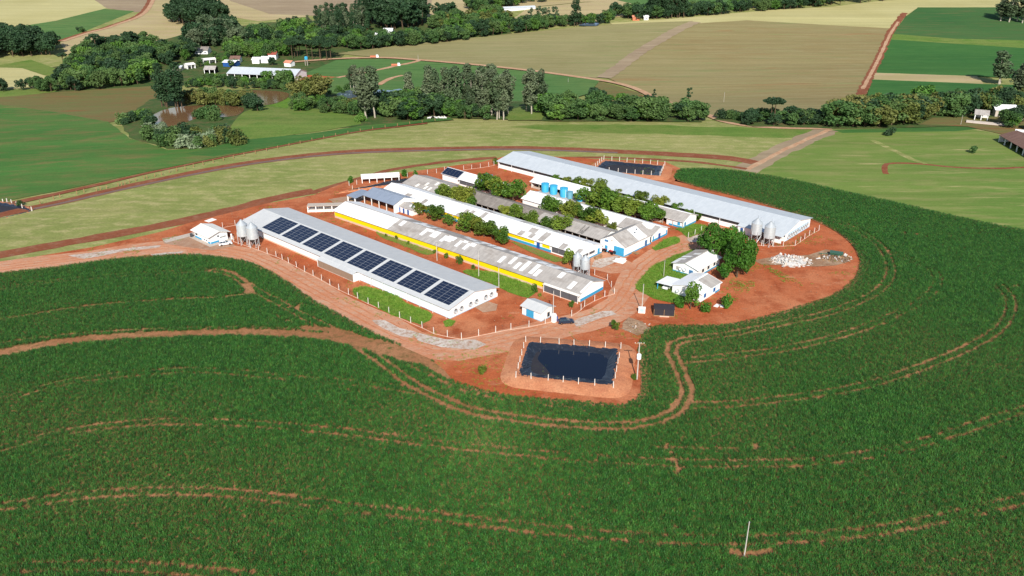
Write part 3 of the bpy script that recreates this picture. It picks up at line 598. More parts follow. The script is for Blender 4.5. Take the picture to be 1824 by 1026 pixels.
P0 = P0[np.abs(P0[:, 0]) < lim]; P0 = P0 + rng.uniform(-.22, .22, P0.shape)
P0 = P0[inpoly(P0, cw)]
edge = segdist(P0, [tuple(p) for p in cw] + [tuple(cw[0])])
keep = np.ones(len(P0), bool)
keep &= ~((edge < 1.6) & (rng.random(len(P0)) < .35 * vnoise(P0, .3, 5)))
rowx = np.zeros(len(P0))
for px_, hw, half, share in TRACKS:
    w_ = catmull(px2w(px_), False, 3.0)
    lines = [w_] if hw == 0 else list(strip_pts(w_, hw * 2, 0))
    for ln in lines:
        near = np.nonzero(segdist(P0, ln) < half + .6)[0]; Q = P0[near]; d_ = segdist(Q, ln); strong = share > .9
        hh = (half * .8 + .12 if strong else half * .55 + .1) * (.75 + .5 * vnoise(Q, .5, 11))
        nn = .3 * vnoise(Q, .06, 23) + .45 * vnoise(Q, .8, 29) + .25 * rng.random(len(Q))
        keep[near[(d_ < hh) & (nn < (1.0 if strong else share * .5 + .33))]] = False
bare = vnoise(P0, .05, 3) * .5 + vnoise(P0, .22, 4) * .5
keep &= ~(bare + .35 * vnoise(P0, .9, 6) > 1.13)
P0 = P0[keep]; e0 = edge[keep]
pn = vnoise(P0, .04, 8)
sc_ = (.7 + .3 * pn) * rng.uniform(.8, 1.2, len(P0)) * np.clip(.75 + e0 / 12, 0, 1)
scatter('maize_field', np.column_stack([P0, np.full(len(P0), .3)*0 + TZ(P0[:, 0], P0[:, 1]) + offs(LAYER[0], P0[:, 1])]), sc_, [maize_proto(i) for i in range(7)],
        'dark green young maize crop wrapping round the farmyard and filling the foreground', 'maize')
print('maize clumps', len(P0))
GP = []; GS = []
for poly, mt_ in LAWNPOLY:
    lo = poly.min(0); hi = poly.max(0); A = (hi - lo).prod(); n_ = int(A * (3.2 if mt_ == 'lawn' else 1.6)); q = rng.uniform(lo, hi, (n_, 2)); q = q[inpoly(q, poly)]; q = q if mt_ == 'lawn' else q[vnoise(q, .35, 77) * .7 + vnoise(q, .12, 78) * .3 > .38]
    GP.append(q); GS.append(rng.uniform(.6, 1.3, len(q)) * (1.0 if mt_ == 'lawn' else .8))
GP = np.concatenate(GP); GS = np.concatenate(GS)
scatter('grass_tufts', np.column_stack([GP, np.full(len(GP), LAYER[0] * .005)]), GS, [grass_proto(i) for i in range(5)], 'bright green rough grass growing in patches between the sheds and houses', 'grass')

# weeds and loose stones strewn over the yard
yp = np.array([(q.x, q.y) for q in px2w(YARD)]); q = rng.uniform(yp.min(0), yp.max(0), (60000, 2)); q = q[inpoly(q, yp)]
wn1 = vnoise(q, .09, 41) * .6 + vnoise(q, .4, 42) * .4; wd = q[wn1 > .7]; st = q[(wn1 < .62)][::9]
scatter('yard_weeds', np.column_stack([wd, np.full(len(wd), .1)]), rng.uniform(.3, .8, len(wd)), [grass_proto(i + 20) for i in range(3)], 'sparse weeds sprouting here and there on the red yard', 'weeds')
def stone_proto(i, mt):
    r = random.Random(i); m_ = MB(); a = [r.uniform(.6, 1) for _ in range(8)]
    m_.hexa([(-.1 * a[0], -.1 * a[1], -.02), (.1 * a[2], -.1 * a[3], -.02), (.1 * a[4], .1 * a[5], -.02), (-.1 * a[6], .1 * a[7], -.02), (-.07 * a[1], -.07 * a[2], .08), (.07 * a[3], -.06 * a[4], .09), (.06 * a[5], .07 * a[6], .08), (-.07 * a[7], .06 * a[0], .07)])
    return bpy.data.objects.new('stone', m_.mesh('stone', mt))
scatter('yard_stones', np.column_stack([st, np.full(len(st), .1)]), rng.uniform(.4, 1.3, len(st)), [stone_proto(i, 'rubble_ground' if i % 2 else 'debris_dark') for i in range(4)], 'small loose stones scattered over the red yard', 'stones')

# ---------------------------------------------------------------- buildings
class Gable:
    """ridge along local y; x = 0 and x = W are the eave edges, walls stand in by the overhang"""
    def __init__(s, name, label, cat, loc, rz, W, L, eave, ridge, roof, wall='white_paint', ov=(.7, .4), plinth=None, group=None, openside=(), cap=None, t=.1, foot=0.0):
        s.root = empty(name, loc, rz, label, cat, group); s.W, s.L, s.eave, s.ridge, s.ov, s.t = W, L, eave, ridge, ov, t
        s.k = (ridge - eave) / (W / 2); s.n = 0
        rn, rf = (roof, roof) if isinstance(roof, str) else roof
        h = W / 2
        MB().prism([(0, eave), (h - .002, ridge), (h - .002, ridge + t), (0, eave + t)], 1, 0, L).obj('roof_slope', rn, s.root)
        MB().prism([(h + .002, ridge), (W, eave), (W, eave + t), (h + .002, ridge + t)], 1, 0, L).obj('roof_slope', rf, s.root)
        c = .28; MB().prism([(h - c, ridge + t - c * s.k + .01), (h, ridge + t + .012), (h + c, ridge + t - c * s.k + .01), (h + c, ridge + t - c * s.k + .05), (h, ridge + t + .06), (h - c, ridge + t - c * s.k + .05)], 1, .01, L - .01).obj('ridge_cap', cap or rn, s.root)
        ox, oy = ov; w = .18; zt = eave + s.k * ox - .01; s.zt = zt; z0 = -foot
        if 'x0' not in openside: MB().box(ox, ox + w, oy, L - oy, z0, zt).obj('wall', wall, s.root)
        if 'x1' not in openside: MB().box(W - ox - w, W - ox, oy, L - oy, z0, zt).obj('wall', wall, s.root)
        for f, ya in (('y0', oy), ('y1', L - oy - w)):
            if f in openside: continue
            a = ox + w + .002; zz = eave + s.k * a - .02
            MB().prism([(a, z0), (W - a, z0), (W - a, zz), (h, ridge - .02), (a, zz)], 1, ya, ya + w).obj('wall', wall, s.root)
        if plinth:
            ph, pm, faces = plinth
            for f in faces:
                s.panel(f, .02, (L - 2 * oy if f[0] == 'x' else W - 2 * ox) - .02, 0, ph, pm, 'plinth', .05)
    def panel(s, face, s0, s1, z0, z1, mat, name, proud=.06, parent=None):
        """thin box on a wall; s0..s1 run from the wall's own start"""
        s.n += 1; proud += .0017 * (s.n % 9); ox, oy = s.ov; b = MB()
        if face == 'x0': b.box(ox - proud, ox - .002, oy + s0, oy + s1, z0, z1)
        elif face == 'x1': b.box(s.W - ox + .002, s.W - ox + proud, oy + s0, oy + s1, z0, z1)
        elif face == 'y0': b.box(ox + s0, ox + s1, oy - proud, oy - .002, z0, z1)
        else: b.box(ox + s0, ox + s1, s.L - oy + .002, s.L - oy + proud, z0, z1)
        return b.obj(name, mat, parent or s.root)
    def window(s, face, c, z0, w, h, mat='window_blue', frame='blue_paint'):
        f = s.panel(face, c - w / 2 - .12, c + w / 2 + .12, z0 - .12, z0 + h + .12, frame, 'window', .06)
        s.panel(face, c - w / 2, c - .03, z0, z0 + h, mat, 'pane', .1, f); s.panel(face, c + .03, c + w / 2, z0, z0 + h, mat, 'pane', .1, f); return f
    def door(s, face, c, w, h, mat='blue_paint', frame='white_paint'):
        f = s.panel(face, c - w / 2, c + w / 2, .02, h, mat, 'door', .07)
        s.panel(face, c + w * .3, c + w * .38, 1.0, 1.15, 'chrome', 'handle', .12, f); return f
    def sheet(s, x0, x1, y0, y1, mat, side=0, name='roof_sheet', lift=.006, th=.03):
        y0 = max(.02, y0); y1 = min(s.L - .02, y1); h = s.W / 2; s.n += 1; lift += .004 * (s.n % 6)
        x0 = max(.01, x0); x1 = min(h - .3, x1)
        def Z(x): return s.eave + s.k * x + s.t
        X = (lambda x: x) if side == 0 else (lambda x: s.W - x)
        pl = [(X(x0), Z(x0) + lift), (X(x1), Z(x1) + lift), (X(x1), Z(x1) + lift + th), (X(x0), Z(x0) + lift + th)]
        if side: pl = pl[::-1]
        return MB().prism(pl, 1, y0, y1).obj(name, mat, s.root)
    def hit(s, px, py, side=0):
        m = (Matrix.Translation(s.root.location) @ Matrix.Rotation(s.root.rotation_euler.z, 4, 'Z')).inverted()
        c = m @ Vector((0, 0, CAMH)); d = m.to_3x3() @ Vector(ray(px, py))
        z0 = s.eave + s.t
        if side == 0: t = (z0 + s.k * c.x - c.z) / (d.z - s.k * d.x)
        else: t = (z0 + s.k * (s.W - c.x) - c.z) / (d.z + s.k * d.x)
        q = c + d * t
        return (q.x if side == 0 else s.W - q.x), q.y
    def sheet_px(s, px, py, ln, w, mat, side=0):
        x, y = s.hit(px, py, side); return s.sheet(x - ln / 2, x + ln / 2, y - w / 2, y + w / 2, mat, side)
    def posts(s, face, n, mat='white_paint', r=.1, out=None, z1=None, name='post'):
        ox, oy = s.ov
        for i in range(n):
            y = oy + (s.L - 2 * oy) * (i + .02 if i == 0 else (i - .02 if i == n - 1 else i)) / max(1, n - 1)
            x = (ox if out is None else out) if face == 'x0' else s.W - (ox if out is None else out)
            MB().box(x - r, x + r, y - r, y + r, 0, z1 or (s.eave + s.k * (ox if out is None else out) - .02)).obj(name, mat, s.root)
def gb_u(name, label, cat, u0, u1, v0, v1, eave, ridge, roof, rot=0.0, **kw):      # ridge along the barns
    return Gable(name, label, cat, uvw(u0, v0), AZ + rot, v1 - v0, u1 - u0, eave, ridge, roof, **kw)
def gb_v(name, label, cat, u0, u1, v0, v1, eave, ridge, roof, **kw):               # ridge across them
    return Gable(name, label, cat, uvw(u1, v0), AZ - R(90), u1 - u0, v1 - v0, eave, ridge, roof, **kw)

def fan_mesh():
    h = MB(); h.lathe([(.62, 0), (.74, 0), (.74, .34), (.62, .34), (.62, 0)], 20)
    bl = MB()
    for i in range(6):
        a = i * math.pi / 3
        c, s_ = math.cos(a), math.sin(a)
        P = lambda r, w, z: (r * c - w * s_, r * s_ + w * c, z)
        bl.add([P(.08, -.05, .12), (P(.56, -.16, .08)), P(.56, .16, .2), P(.08, .05, .18)], [(0, 1, 2, 3)])
    bl.lathe([(.001, .22), (.1, .22), (.1, .08), (.001, .08)], 10)
    back = MB(); back.lathe([(.001, .03), (.61, .03)], 20)
    return h.mesh('fan_housing', 'galvanised'), bl.mesh('blades', 'galvanised'), back.mesh('louvre', 'steel_dark')
FANS = fan_mesh()
def fan(parent, x, y, z, sc=1.0):
    f = link('fan', FANS[0], parent); f.location = (x, y, z); f.rotation_euler = (R(90), 0, 0); f.scale = (sc,) * 3
    link('blades', FANS[1], f); link('louvre', FANS[2], f)

# solar barn
A = gb_u('pig_barn', 'long grey roofed barn nearest the camera carrying eight dark solar arrays', 'barn', 10.3, 112, -13.6, 6.2, 2.9, 5.0, 'roof_metal', ov=(.8, .45))
A.panel('y0', .02, 18.1, 0, .3, 'light_blue_paint', 'plinth', .06)
A.panel('x0', .02, 38.0, 0, .25, 'light_blue_paint', 'plinth', .06)
for s_ in (.95, 1.9): A.panel('x0', .05, 38, s_, s_ + .05, 'light_blue_paint', 'curtain_seam', .06)
A.panel('x0', 56, 100.8, 0, .5, 'plinth_pink', 'plinth', .06)
A.panel('x0', 56, 100.8, 2.25, 2.75, 'steel_dark', 'curtain_gap_shade', .06)  # dark strip painted for the shade in the gap above the curtain
for i in range(9):
    y = 1.2 + i * 5.2
    if y < 40: MB().tube((.12, y, 0), (.12, y, 2.95), .06, n=6).obj('downspout', 'white_paint', A.root)
# lean-to with the brown curtain (air inlet)
MB().prism([(-1.6, 2.45), (.05, 2.86), (.05, 2.96), (-1.6, 2.55)], 1, 38.5, 56).obj('lean_to_roof', 'roof_metal', A.root)
for i in range(6): MB().box(-1.4, -1.32, 38.7 + i * 2.85, 41.45 + i * 2.85, .25, 2.44).obj('curtain', 'brown_curtain', A.root)
MB().box(-1.42, -1.3, 38.7, 55.8, 0, .24).obj('plinth', 'concrete', A.root)
MB().box(-1.4, .7, 38.5, 38.68, 0, 2.5).obj('wall', 'white_paint', A.root); MB().box(-1.4, .7, 55.82, 56, 0, 2.5).obj('wall', 'white_paint', A.root)
for xx in (1.9, 4.1, 7.6, 9.9, 13.6, 15.9): fan(A.root, xx + .8, .44, 1.75, 1.02)
MB().box(18.9, 19.6, .5, 1.3, 0, 1.1).obj('vent_box', 'white_paint', A.root)
# arrays: 4 columns along the barn, 7 rows down the slope
pw, ph = 2.5, 1.12
pan_m = MB().box(.02, ph - .02, .02, pw - .02, 0, .045)
panel_me = pan_m.mesh('solar_panel', 'solar_cell')
sl = math.atan(A.k); run = A.W / 2
for i in range(8):
    y0 = 1.5 + i * 11.25; arr = MB()
    L7 = 7 * ph; x_top = run - .65; x_bot = x_top - L7 * math.cos(sl)
    zb = A.eave + A.k * x_bot + A.t
    c_, s2 = math.cos(sl), math.sin(sl)
    for j in range(8):
        d = j * ph; x = x_bot + d * c_; z = zb + d * s2
        arr.box(x - .018, x + .018, y0 - .02, y0 + 4 * pw + .02, z + .02, z + .12)
    for j in range(5):
        y = y0 + j * pw
        arr.hexa([(x_bot, y - .028, zb + .02), (x_top, y - .028, zb + L7 * s2 + .02), (x_top, y + .028, zb + L7 * s2 + .02), (x_bot, y + .028, zb + .02),
                  (x_bot, y - .028, zb + .125), (x_top, y - .028, zb + L7 * s2 + .125), (x_top, y + .028, zb + L7 * s2 + .125), (x_bot, y + .028, zb + .125)])
    ar = arr.obj('solar_array', 'galvanised', A.root)
    for j in range(7):
        for c in range(4):
            p = link('solar_panel', panel_me, ar); d = j * ph
            p.location = (x_bot + d * c_, y0 + c * pw, zb + d * s2 + .07); p.rotation_euler = (0, -sl, 0)

# barn with the yellow curtain
B = gb_u('pig_barn', 'long barn with bright yellow side curtain and patched grey and white roof', 'barn', -9.3, 98.6, 17.9, 30.3, 2.6, 4.5, 'roof_cement', rot=R(1.5), ov=(.6, .4))
B.sheet(0, 9, 79.2, 107.8, 'roof_white', 0, 'roof_section'); B.sheet(0, 9, 79.2, 107.8, 'roof_white', 1, 'roof_section')
B.panel('x0', 13, 107, 0, .75, 'plinth_pink', 'plinth', .07)
for i in range(10): B.panel('x0', 13 + i * 9.4, 13 + (i + 1) * 9.4 - .04, .78, 2.3, 'yellow_curtain', 'curtain', .05)
B.panel('y0', .02, 11.1, .02, .95, 'blue_paint', 'plinth', .06)
MB().prism([(-.9, 2.42), (.05, 2.57), (.05, 2.67), (-.9, 2.52)], 1, -.25, 12.6).obj('lean_to_roof', 'roof_white_dusty', B.root)
for i in range(4): MB().box(-.62, -.56, .4 + i * 3.0, 3.3 + i * 3.0, .35, 2.4).obj('mesh_curtain', 'grey_mesh', B.root)
for y in (.2, 6.2, 12.2): MB().box(-.82, -.7, y, y + .12, 0, 2.42).obj('post', 'white_paint', B.root)
MB().box(-.64, -.54, .4, 12.4, 0, .34).obj('plinth', 'plinth_pink', B.root)
for px, py, ln, w in [(722, 394, 5.2, 1.6), (756, 413, 3.6, 1.4), (776, 417, 3.4, 2.6), (770, 409, 2.4, 2.4), (790.5, 425, 3, 1.3), (803, 424, 3.6, 2.6), (812, 423, 3.6, 1.3), (817, 434, 3.0, 1.2), (831, 439, 3, 1.3), (833, 428, 2.6, 1.6),
                      (894, 462, 3, 1.3), (915, 463, 4, 1.2), (922, 473, 3, 1.3), (937, 473, 5.2, 1.4), (954, 478, 5.2, 1.4), (957.5, 486, 3, 1.4), (1001, 489.6, 2.8, 1.5), (1019, 508, 3.2, 1.5), (1047, 511, 5.6, 1.5), (843, 436, 1.6, 2)]:
    B.sheet_px(px, py, ln, w, 'roof_white')
rr_ = random.Random(4)
for i in range(34):
    y = rr_.uniform(8, 78); x = rr_.choice([.2, 1.8, 3.4]); B.sheet(x, x + rr_.choice([1.7, 2.2, 3.4]), y, y + rr_.choice([1.1, 1.1, 2.2, 3.3]), 'roof_white', 1)
# barn with yellow and blue wall, white roof
Cb = gb_u('pig_barn', 'white roofed barn with yellow panels above a blue wall base', 'barn', 7.8, 103.2, 40.6, 52.6, 2.6, 4.5, 'roof_white', ov=(.6, .4))
Cb.panel('x0', 12, 94, .02, .95, 'blue_paint', 'plinth', .07)
for a, b in ((12.6, 15.6), (19.0, 30.5), (31, 43), (43.5, 56), (56.5, 69), (69.5, 82)): Cb.panel('x0', a, b, 1.15, 2.25, 'yellow_curtain', 'curtain', .06)
Cb.door('x0', 17.3, 1.3, 2.1, 'deep_blue_paint')
for i in range(4): Cb.panel('x0', .5 + i * 2.8, 3.2 + i * 2.8, .5, 2.3, 'grey_mesh', 'mesh_curtain', .07)
Cb.panel('y0', .02, 10.7, .02, .5, 'blue_paint', 'plinth', .05)
for a in (.8, 4.1): Cb.panel('y0', a, a + 2.8, 1.4, 2.2, 'grey_mesh', 'opening', .06)
Cb.door('y0', 9.0, 1.1, 2.1)
for px, py, ln, w in [(928.6, 415, 2.4, 2), (950.5, 410.7, 2.4, 3), (947, 420, 2.4, 1.8), (970, 422, 4.6, 2.4), (1003, 439.6, 3, 2.2), (1032, 447.5, 2.4, 1.6), (829, 378, 3.2, 1.8), (839.6, 380, 3.2, 1.6), (862.5, 383, 3.2, 1.8), (755.5, 359.5, 3, 1.8), (727, 348, 2.2, 2.8), (820, 384, 2.2, 4)]:
    Cb.sheet_px(px, py, ln, w, 'roof_cement')
for i in range(14):
    y = rr_.uniform(2, 70); x = rr_.choice([.2, 1.8, 3.4]); Cb.sheet(x, x + rr_.choice([1.7, 2.2]), y, y + rr_.choice([1.1, 2.2, 3.3]), 'roof_cement', 1)
for i in range(12):
    y = rr_.uniform(74, 94); x = rr_.choice([.2, 1.8, 3.4]); Cb.sheet(x, x + rr_.choice([1.7, 2.2]), y, y + rr_.choice([1.1, 2.2, 3.3]), 'roof_white_dusty', 0)
# grey open barn
Db = gb_u('pig_barn', 'long weathered grey roofed barn with dark open side behind white roofed barn', 'barn', 10.8, 85.3, 55.0, 66.0, 2.5, 4.3, 'roof_cement_dark', ov=(.7, .3), openside=('x0',))
MB().box(.72, .88, .5, 74, 0, .7).obj('half_wall', 'concrete', Db.root); Db.posts('x0', 26, 'concrete', .09, .62)
MB().box(4.0, 4.1, .6, 73.8, 0, 2.6).obj('shade_sheet', 'interior_shade', Db.root)  # dark sheet standing in for the shade behind the open side
Db.sheet(0, 5, 0, 28, 'roof_cement', 0, 'roof_section'); Db.sheet(0, 5, 0, 28, 'roof_cement', 1, 'roof_section')
for i in range(10): Db.sheet(rr_.choice([.3, 2.2]), 4.6, (y := rr_.uniform(2, 70)), y + rr_.choice([1.1, 2.2]), 'roof_cement', 0)
D2 = gb_u('pig_barn', 'wide grey roofed barn section at the far end beside the covered lagoon', 'barn', 86, 104.5, 52.9, 66.2, 2.6, 4.5, 'roof_cement', ov=(.6, .4), wall='white_wash')
D2.panel('x0', .3, 17, .7, 2.3, 'interior_shade', 'opening', .05)  # dark panel on the wall, painted as the shade inside an opening
for i in range(6): D2.sheet((x := rr_.choice([.3, 2.3, 4])), x + 2, (y := rr_.uniform(1, 16)), y + 1.1, 'roof_white_dusty', 0)
# white barns further back
Eb = gb_u('pig_barn', 'white roofed barn behind the grey barn with blue wall base at its end', 'barn', .9, 58, 69.7, 80.2, 2.5, 4.3, ('roof_white', 'roof_white'), ov=(.6, .4))
Eb.panel('y0', .02, 9.2, .02, .75, 'blue_paint', 'plinth', .05); Eb.door('y0', 4.3, 1.2, 2.0, 'deep_blue_paint'); Eb.panel('y0', .4, 1.0, .8, 1.9, 'blue_paint', 'shutter', .07); Eb.panel('y0', 8.4, 9.0, .8, 1.9, 'blue_paint', 'shutter', .07)
Eb.sheet(0, 5, 0, 14, 'roof_cement', 0, 'roof_section')
Eb.sheet(2.6, 4.8, 2.2, 7, 'roof_white_dusty', 0)
E1 = gb_u('nursery_shed', 'short white roofed shed with grey side curtain beside the solar roof', 'shed', 71, 92, 70.6, 79.6, 2.7, 4.6, 'roof_white', ov=(.6, .4))
for i in range(4): E1.panel('x0', 4 + i * 4, 7.9 + i * 4, .9, 2.4, 'grey_mesh', 'curtain', .06)
E2 = gb_u('solar_shed', 'small shed roofed in dark solar panels at the back of the yard', 'shed', 92.6, 102.4, 71.6, 79.4, 2.6, 4.5, 'roof_metal', ov=(.5, .4))
sl2 = math.atan(E2.k)
p2me = MB().box(.02, 1.0, .02, 1.85, 0, .045).mesh('solar_panel', 'solar_cell')
for j in range(4):
    for c in range(5):
        p = link('solar_panel', p2me, E2.root); d = .08 + j * .98; p.location = (.05 + d * math.cos(sl2), .2 + c * 1.9, 2.6 + .12 + d * math.sin(sl2)); p.rotation_euler = (0, -sl2, 0)
Fb = gb_u('pig_barn', 'barn with white and grey roof standing behind the blue water tanks', 'barn', 0, 69, 87.4, 97.4, 2.5, 4.3, ('roof_white', 'roof_white'), ov=(.7, .4), openside=('x0',))
Fb.sheet(0, 5, 0, 22, 'roof_cement', 0, 'roof_section'); Fb.sheet(0, 5, 0, 16, 'roof_cement', 1, 'roof_section'); Fb.sheet(0, 5, 40, 44, 'roof_cement', 1, 'roof_sheet')
Fb.panel('y0', .02, 8.5, .02, .7, 'blue_paint', 'plinth', .05); Fb.window('y0', 1.2, .9, .7, 1.0)
MB().box(.7, .88, .5, 7, 0, 2.5).obj('wall', 'white_paint', Fb.root); MB().box(.62, .69, .5, 6, 0, .7).obj('plinth', 'blue_paint', Fb.root)
MB().box(.6, .69, 1.6, 2.6, .9, 1.9).obj('shutter', 'blue_paint', Fb.root); MB().box(.7, .88, 9, 68, 0, .9).obj('half_wall', 'concrete', Fb.root); Fb.posts('x0', 18, 'concrete', .09, .6)
MB().box(4.2, 4.3, 9, 68, 0, 2.5).obj('shade_sheet', 'interior_shade', Fb.root)  # another dark sheet, its colour gives the shade under the roof
# far big barn
Gb = gb_u('pig_barn', 'largest barn at the back with a long plain pale grey metal roof', 'barn', -31.5, 97, 98.6, 119.8, 3.0, 5.0, 'roof_metal_far', ov=(1.0, .45))
Gb.panel('x0', .1, 127, 1.7, 3.0, 'steel_dark', 'curtain_gap_shade', .05); Gb.panel('x0', .1, 127, .95, 1.0, 'concrete', 'wall_rail', .06); Gb.panel('y0', .02, 19.1, .02, .35, 'light_blue_paint', 'plinth', .06)  # the gap's shade is a dark strip laid on the wall
Gb.panel('y0', 1.4, 17.8, .55, 2.4, 'light_blue_paint', 'fan_band', .05)
for i in range(5): fan(Gb.root, 2.9 + i * 1.65, .38, 1.5, .95)
for i in range(4): fan(Gb.root, 12.4 + i * 1.65, .38, 1.5, .95)
for y in (4, 24, 34, 90, 108, 120, 127.5): MB().tube((.15, y, 0), (.15, y, 3.0), .09, n=6).obj('downspout', 'white_paint', Gb.root)
MB().prism([(-1.9, 2.5), (.05, 2.96), (.05, 3.06), (-1.9, 2.6)], 1, .1, 16.4).obj('lean_to_roof', 'roof_metal_far', Gb.root)
MB().box(-1.6, -1.4, 9, 16.2, 0, 2.5).obj('wall', 'white_paint', Gb.root); MB().box(-1.66, -1.602, 14.2, 15.2, .05, 2.1).obj('door', 'deep_blue_paint', Gb.root)
MB().box(-1.6, -1.4, .6, 4.6, 0, 1.3).obj('wall', 'white_paint', Gb.root); MB().box(-1.55, -1.45, 4.7, 8.9, .4, 2.3).obj('curtain', 'steel_dark', Gb.root)
# workshop with the blue gate
X = gb_v('workshop', 'white workshop with big blue gate and tall grey gable roof', 'workshop', 0.3, 10.6, 53.4, 69.2, 3.4, 6.1, 'roof_cement', ov=(.5, .25), plinth=(.5, 'blue_paint', ('y0', 'x1')))
X.sheet(.1, 5, 7.6, 12.4, 'roof_white', 1, 'roof_section', .01)
for yy, xx in ((9.0, 2.6), (11.0, 3.4)): X.sheet(xx, xx + .55, yy, yy + .55, 'glass_dark', 1, 'skylight', .05, .04)
X.panel('y0', 5.4, 9.2, .05, 2.9, 'blue_paint', 'gate', .1); X.door('y0', 2.4, 1.0, 2.2); X.panel('y0', 1.6, 3.2, 3.4, 4.2, 'light_blue_paint', 'window', .07); X.panel('y0', 1.75, 3.05, 3.5, 4.1, 'window_blue', 'pane', .1)
X.panel('y0', 4.2, 4.7, 4.1, 4.7, 'concrete', 'vent', .08); X.door('x1', 12.2, 1.3, 2.2, 'window_blue'); X.panel('x1', 14.6, 15.2, .6, 2.6, 'interior_shade', 'opening', .05)  # the opening is a panel coloured as interior shade
# two houses
H1 = gb_v('house', 'white house with low pitched white and grey roof beside the large tree', 'house', -25.2, -15.7, 54.2, 68.4, 2.5, 3.8, ('roof_cement', 'roof_white'), ov=(.6, .5), plinth=(.5, 'blue_paint', ('y0', 'x1')))
for i, (px, py, ln, w) in enumerate([(1200, 463, 1.6, 1.8), (1211, 461, 4.0, 1.3), (1222, 457, 3.8, 1.2), (1245, 452, 3.4, 1.6)]): H1.sheet_px(px, py, ln, w, 'roof_white')
H1.sheet(.1, 1.6, .1, 3.2, 'roof_white', 0); H1.window('y0', 1.9, .9, 1.5, 1.1, 'roof_cement', 'white_paint'); H1.window('y0', 6.2, .8, 1.2, 1.1, 'window_blue', 'light_blue_paint')
def dish(parent, loc):
    d = MB(); d.lathe([(.001, 0), (.25, .04), (.5, .17)], 14); o = d.obj('satellite_dish', 'galvanised', parent); o.location = loc; o.rotation_euler = (R(60), 0, R(20))
    MB().tube((0, 0, 0), (0, 0, .5), .02, n=5).obj('feed_arm', 'steel_dark', o)
dish(H1.root, (3.4, .2, 1.5)); dish(H1.root, (4.8, .2, 1.6))
for y in (3.2, 6.4, 10): H1.window('x1', y, 1.0, 1.0, .9, 'glass_dark', 'concrete')
MB().box(6, 6.5, 13.2, 13.8, 2.6, 4.4).obj('chimney', 'white_paint', H1.root)
H2 = gb_v('house', 'white house with carport and white roof with a grey patch', 'house', -34.4, -24.2, 40.3, 51.8, 2.5, 3.9, 'roof_white', ov=(.5, .4))
H2.sheet(.2, 4.7, 5.4, 11.3, 'roof_cement', 1, 'roof_section'); H2.panel('x1', 8.0, 10.5, .02, .6, 'blue_paint', 'plinth', .05)
H2.window('x1', 2.2, .9, .9, 1.0, 'deep_blue_paint', 'blue_paint'); H2.window('x1', 7.4, .9, .9, 1.0, 'deep_blue_paint', 'blue_paint'); H2.window('y0', 5.2, .8, 1.0, 1.2, 'glass_dark', 'white_paint')
dish(H2.root, (2.4, .1, 1.4))
MB().prism([(-4.4, 2.2), (.6, 2.52), (.6, 2.62), (-4.4, 2.3)], 1, -.5, 5.4).obj('carport_roof', 'roof_white', H2.root)
for x, y in ((-4.1, -.2), (-4.1, 5.0), (-2.0, 5.0)): MB().box(x, x + .18, y, y + .18, 0, 2.2).obj('carport_post', 'blue_paint', H2.root)
MB().box(-4.2, .4, 0, 5.2, .0, .06 + .1).obj('carport_floor', 'soil_road', H2.root)
# gate office
J = gb_u('office', 'small white office with low white roof beside the parked white estate car', 'office', 106.6, 118, -28.2, -20.0, 2.6, 3.8, ('roof_white_dusty', 'roof_white_dusty'), ov=(1.0, .7), foot=.02)
J.panel('x0', .1, 1.6, .15, .75, 'blue_paint', 'plinth', .06); J.panel('x0', 5.6, 9.8, .15, .75, 'blue_paint', 'plinth', .06); J.panel('y0', .1, 3.0, .15, .75, 'blue_paint', 'plinth', .06)
J.window('x0', 8.6, 1.2, 1.2, .8, 'glass_dark', 'concrete'); J.panel('x0', 2.2, 2.7, .6, 1.1, 'glass_dark', 'vent', .06); J.panel('x0', 3.6, 4.1, .6, 1.1, 'glass_dark', 'vent', .06)
J.panel('y0', 2.6, 3.1, 1.9, 2.4, 'glass_dark', 'lamp', .12)
# lettering strip, too small to read in the photograph
for i in range(7): J.panel('y0', 3.5 + i * .32, 3.7 + i * .32, 1.3, 1.6 + .12 * (i % 2), 'steel_dark', 'letter', .05)
MB().box(-.4, 8.4, -1.2, 11.9, -.05, .16).obj('apron', 'concrete', J.root)
MB().box(8.0, 8.4, -.2, .2, 0, 1.9).obj('entrance_post', 'white_paint', J.root); MB().box(-.1, .6, 11.2, 11.9, .17, 1.3).obj('gas_cabinet', 'steel_dark', J.root)
# pump house
K = gb_u('pump_house', 'small white pump house with light blue gate and grey metal roof', 'hut', -8.9, -1.4, 1.6, 7.8, 2.6, 3.6, 'roof_metal', ov=(.5, .4), plinth=(.35, 'light_blue_paint', ('y0', 'x0')))
K.panel('x0', 2.6, 5.2, .1, 2.2, 'blue_paint', 'gate', .09); K.panel('y0', 2.4, 3.5, .5, 1.9, 'concrete', 'window', .06); K.panel('y0', 2.5, 3.4, .6, 1.8, 'glass_dark', 'pane', .09)
# steel canopy and the buildings round it
Sb = gb_u('canopy', 'grey blue steel canopy on posts between the yellow barn and white barn', 'canopy', 85.2, 102.6, 31.9, 42.2, 3.3, 5.1, 'roof_steel_blue', ov=(.4, .3), openside=('x0', 'x1', 'y1'), wall='white_paint')
Sb.posts('x0', 5, 'white_paint', .12, .5); Sb.posts('x1', 5, 'white_paint', .12, .5)
MB().prism([(-3.4, 2.9), (.0, 3.3), (.0, 3.4), (-3.4, 3.0)], 1, 17.2, 22.6).obj('canopy_wing', 'roof_steel_blue', Sb.root)
MB().prism([(0.02, 3.3), (4, 3.5), (4, 3.6), (0.02, 3.4)], 1, 17.6, 22.6).obj('canopy_wing', 'roof_steel_blue', Sb.root)
for x, y in ((-3.1, 22.2), (-3.1, 18), (3.4, 22.2)): MB().box(x, x + .4, y, y + .4, 0, 2.92).obj('post', 'white_paint', Sb.root)
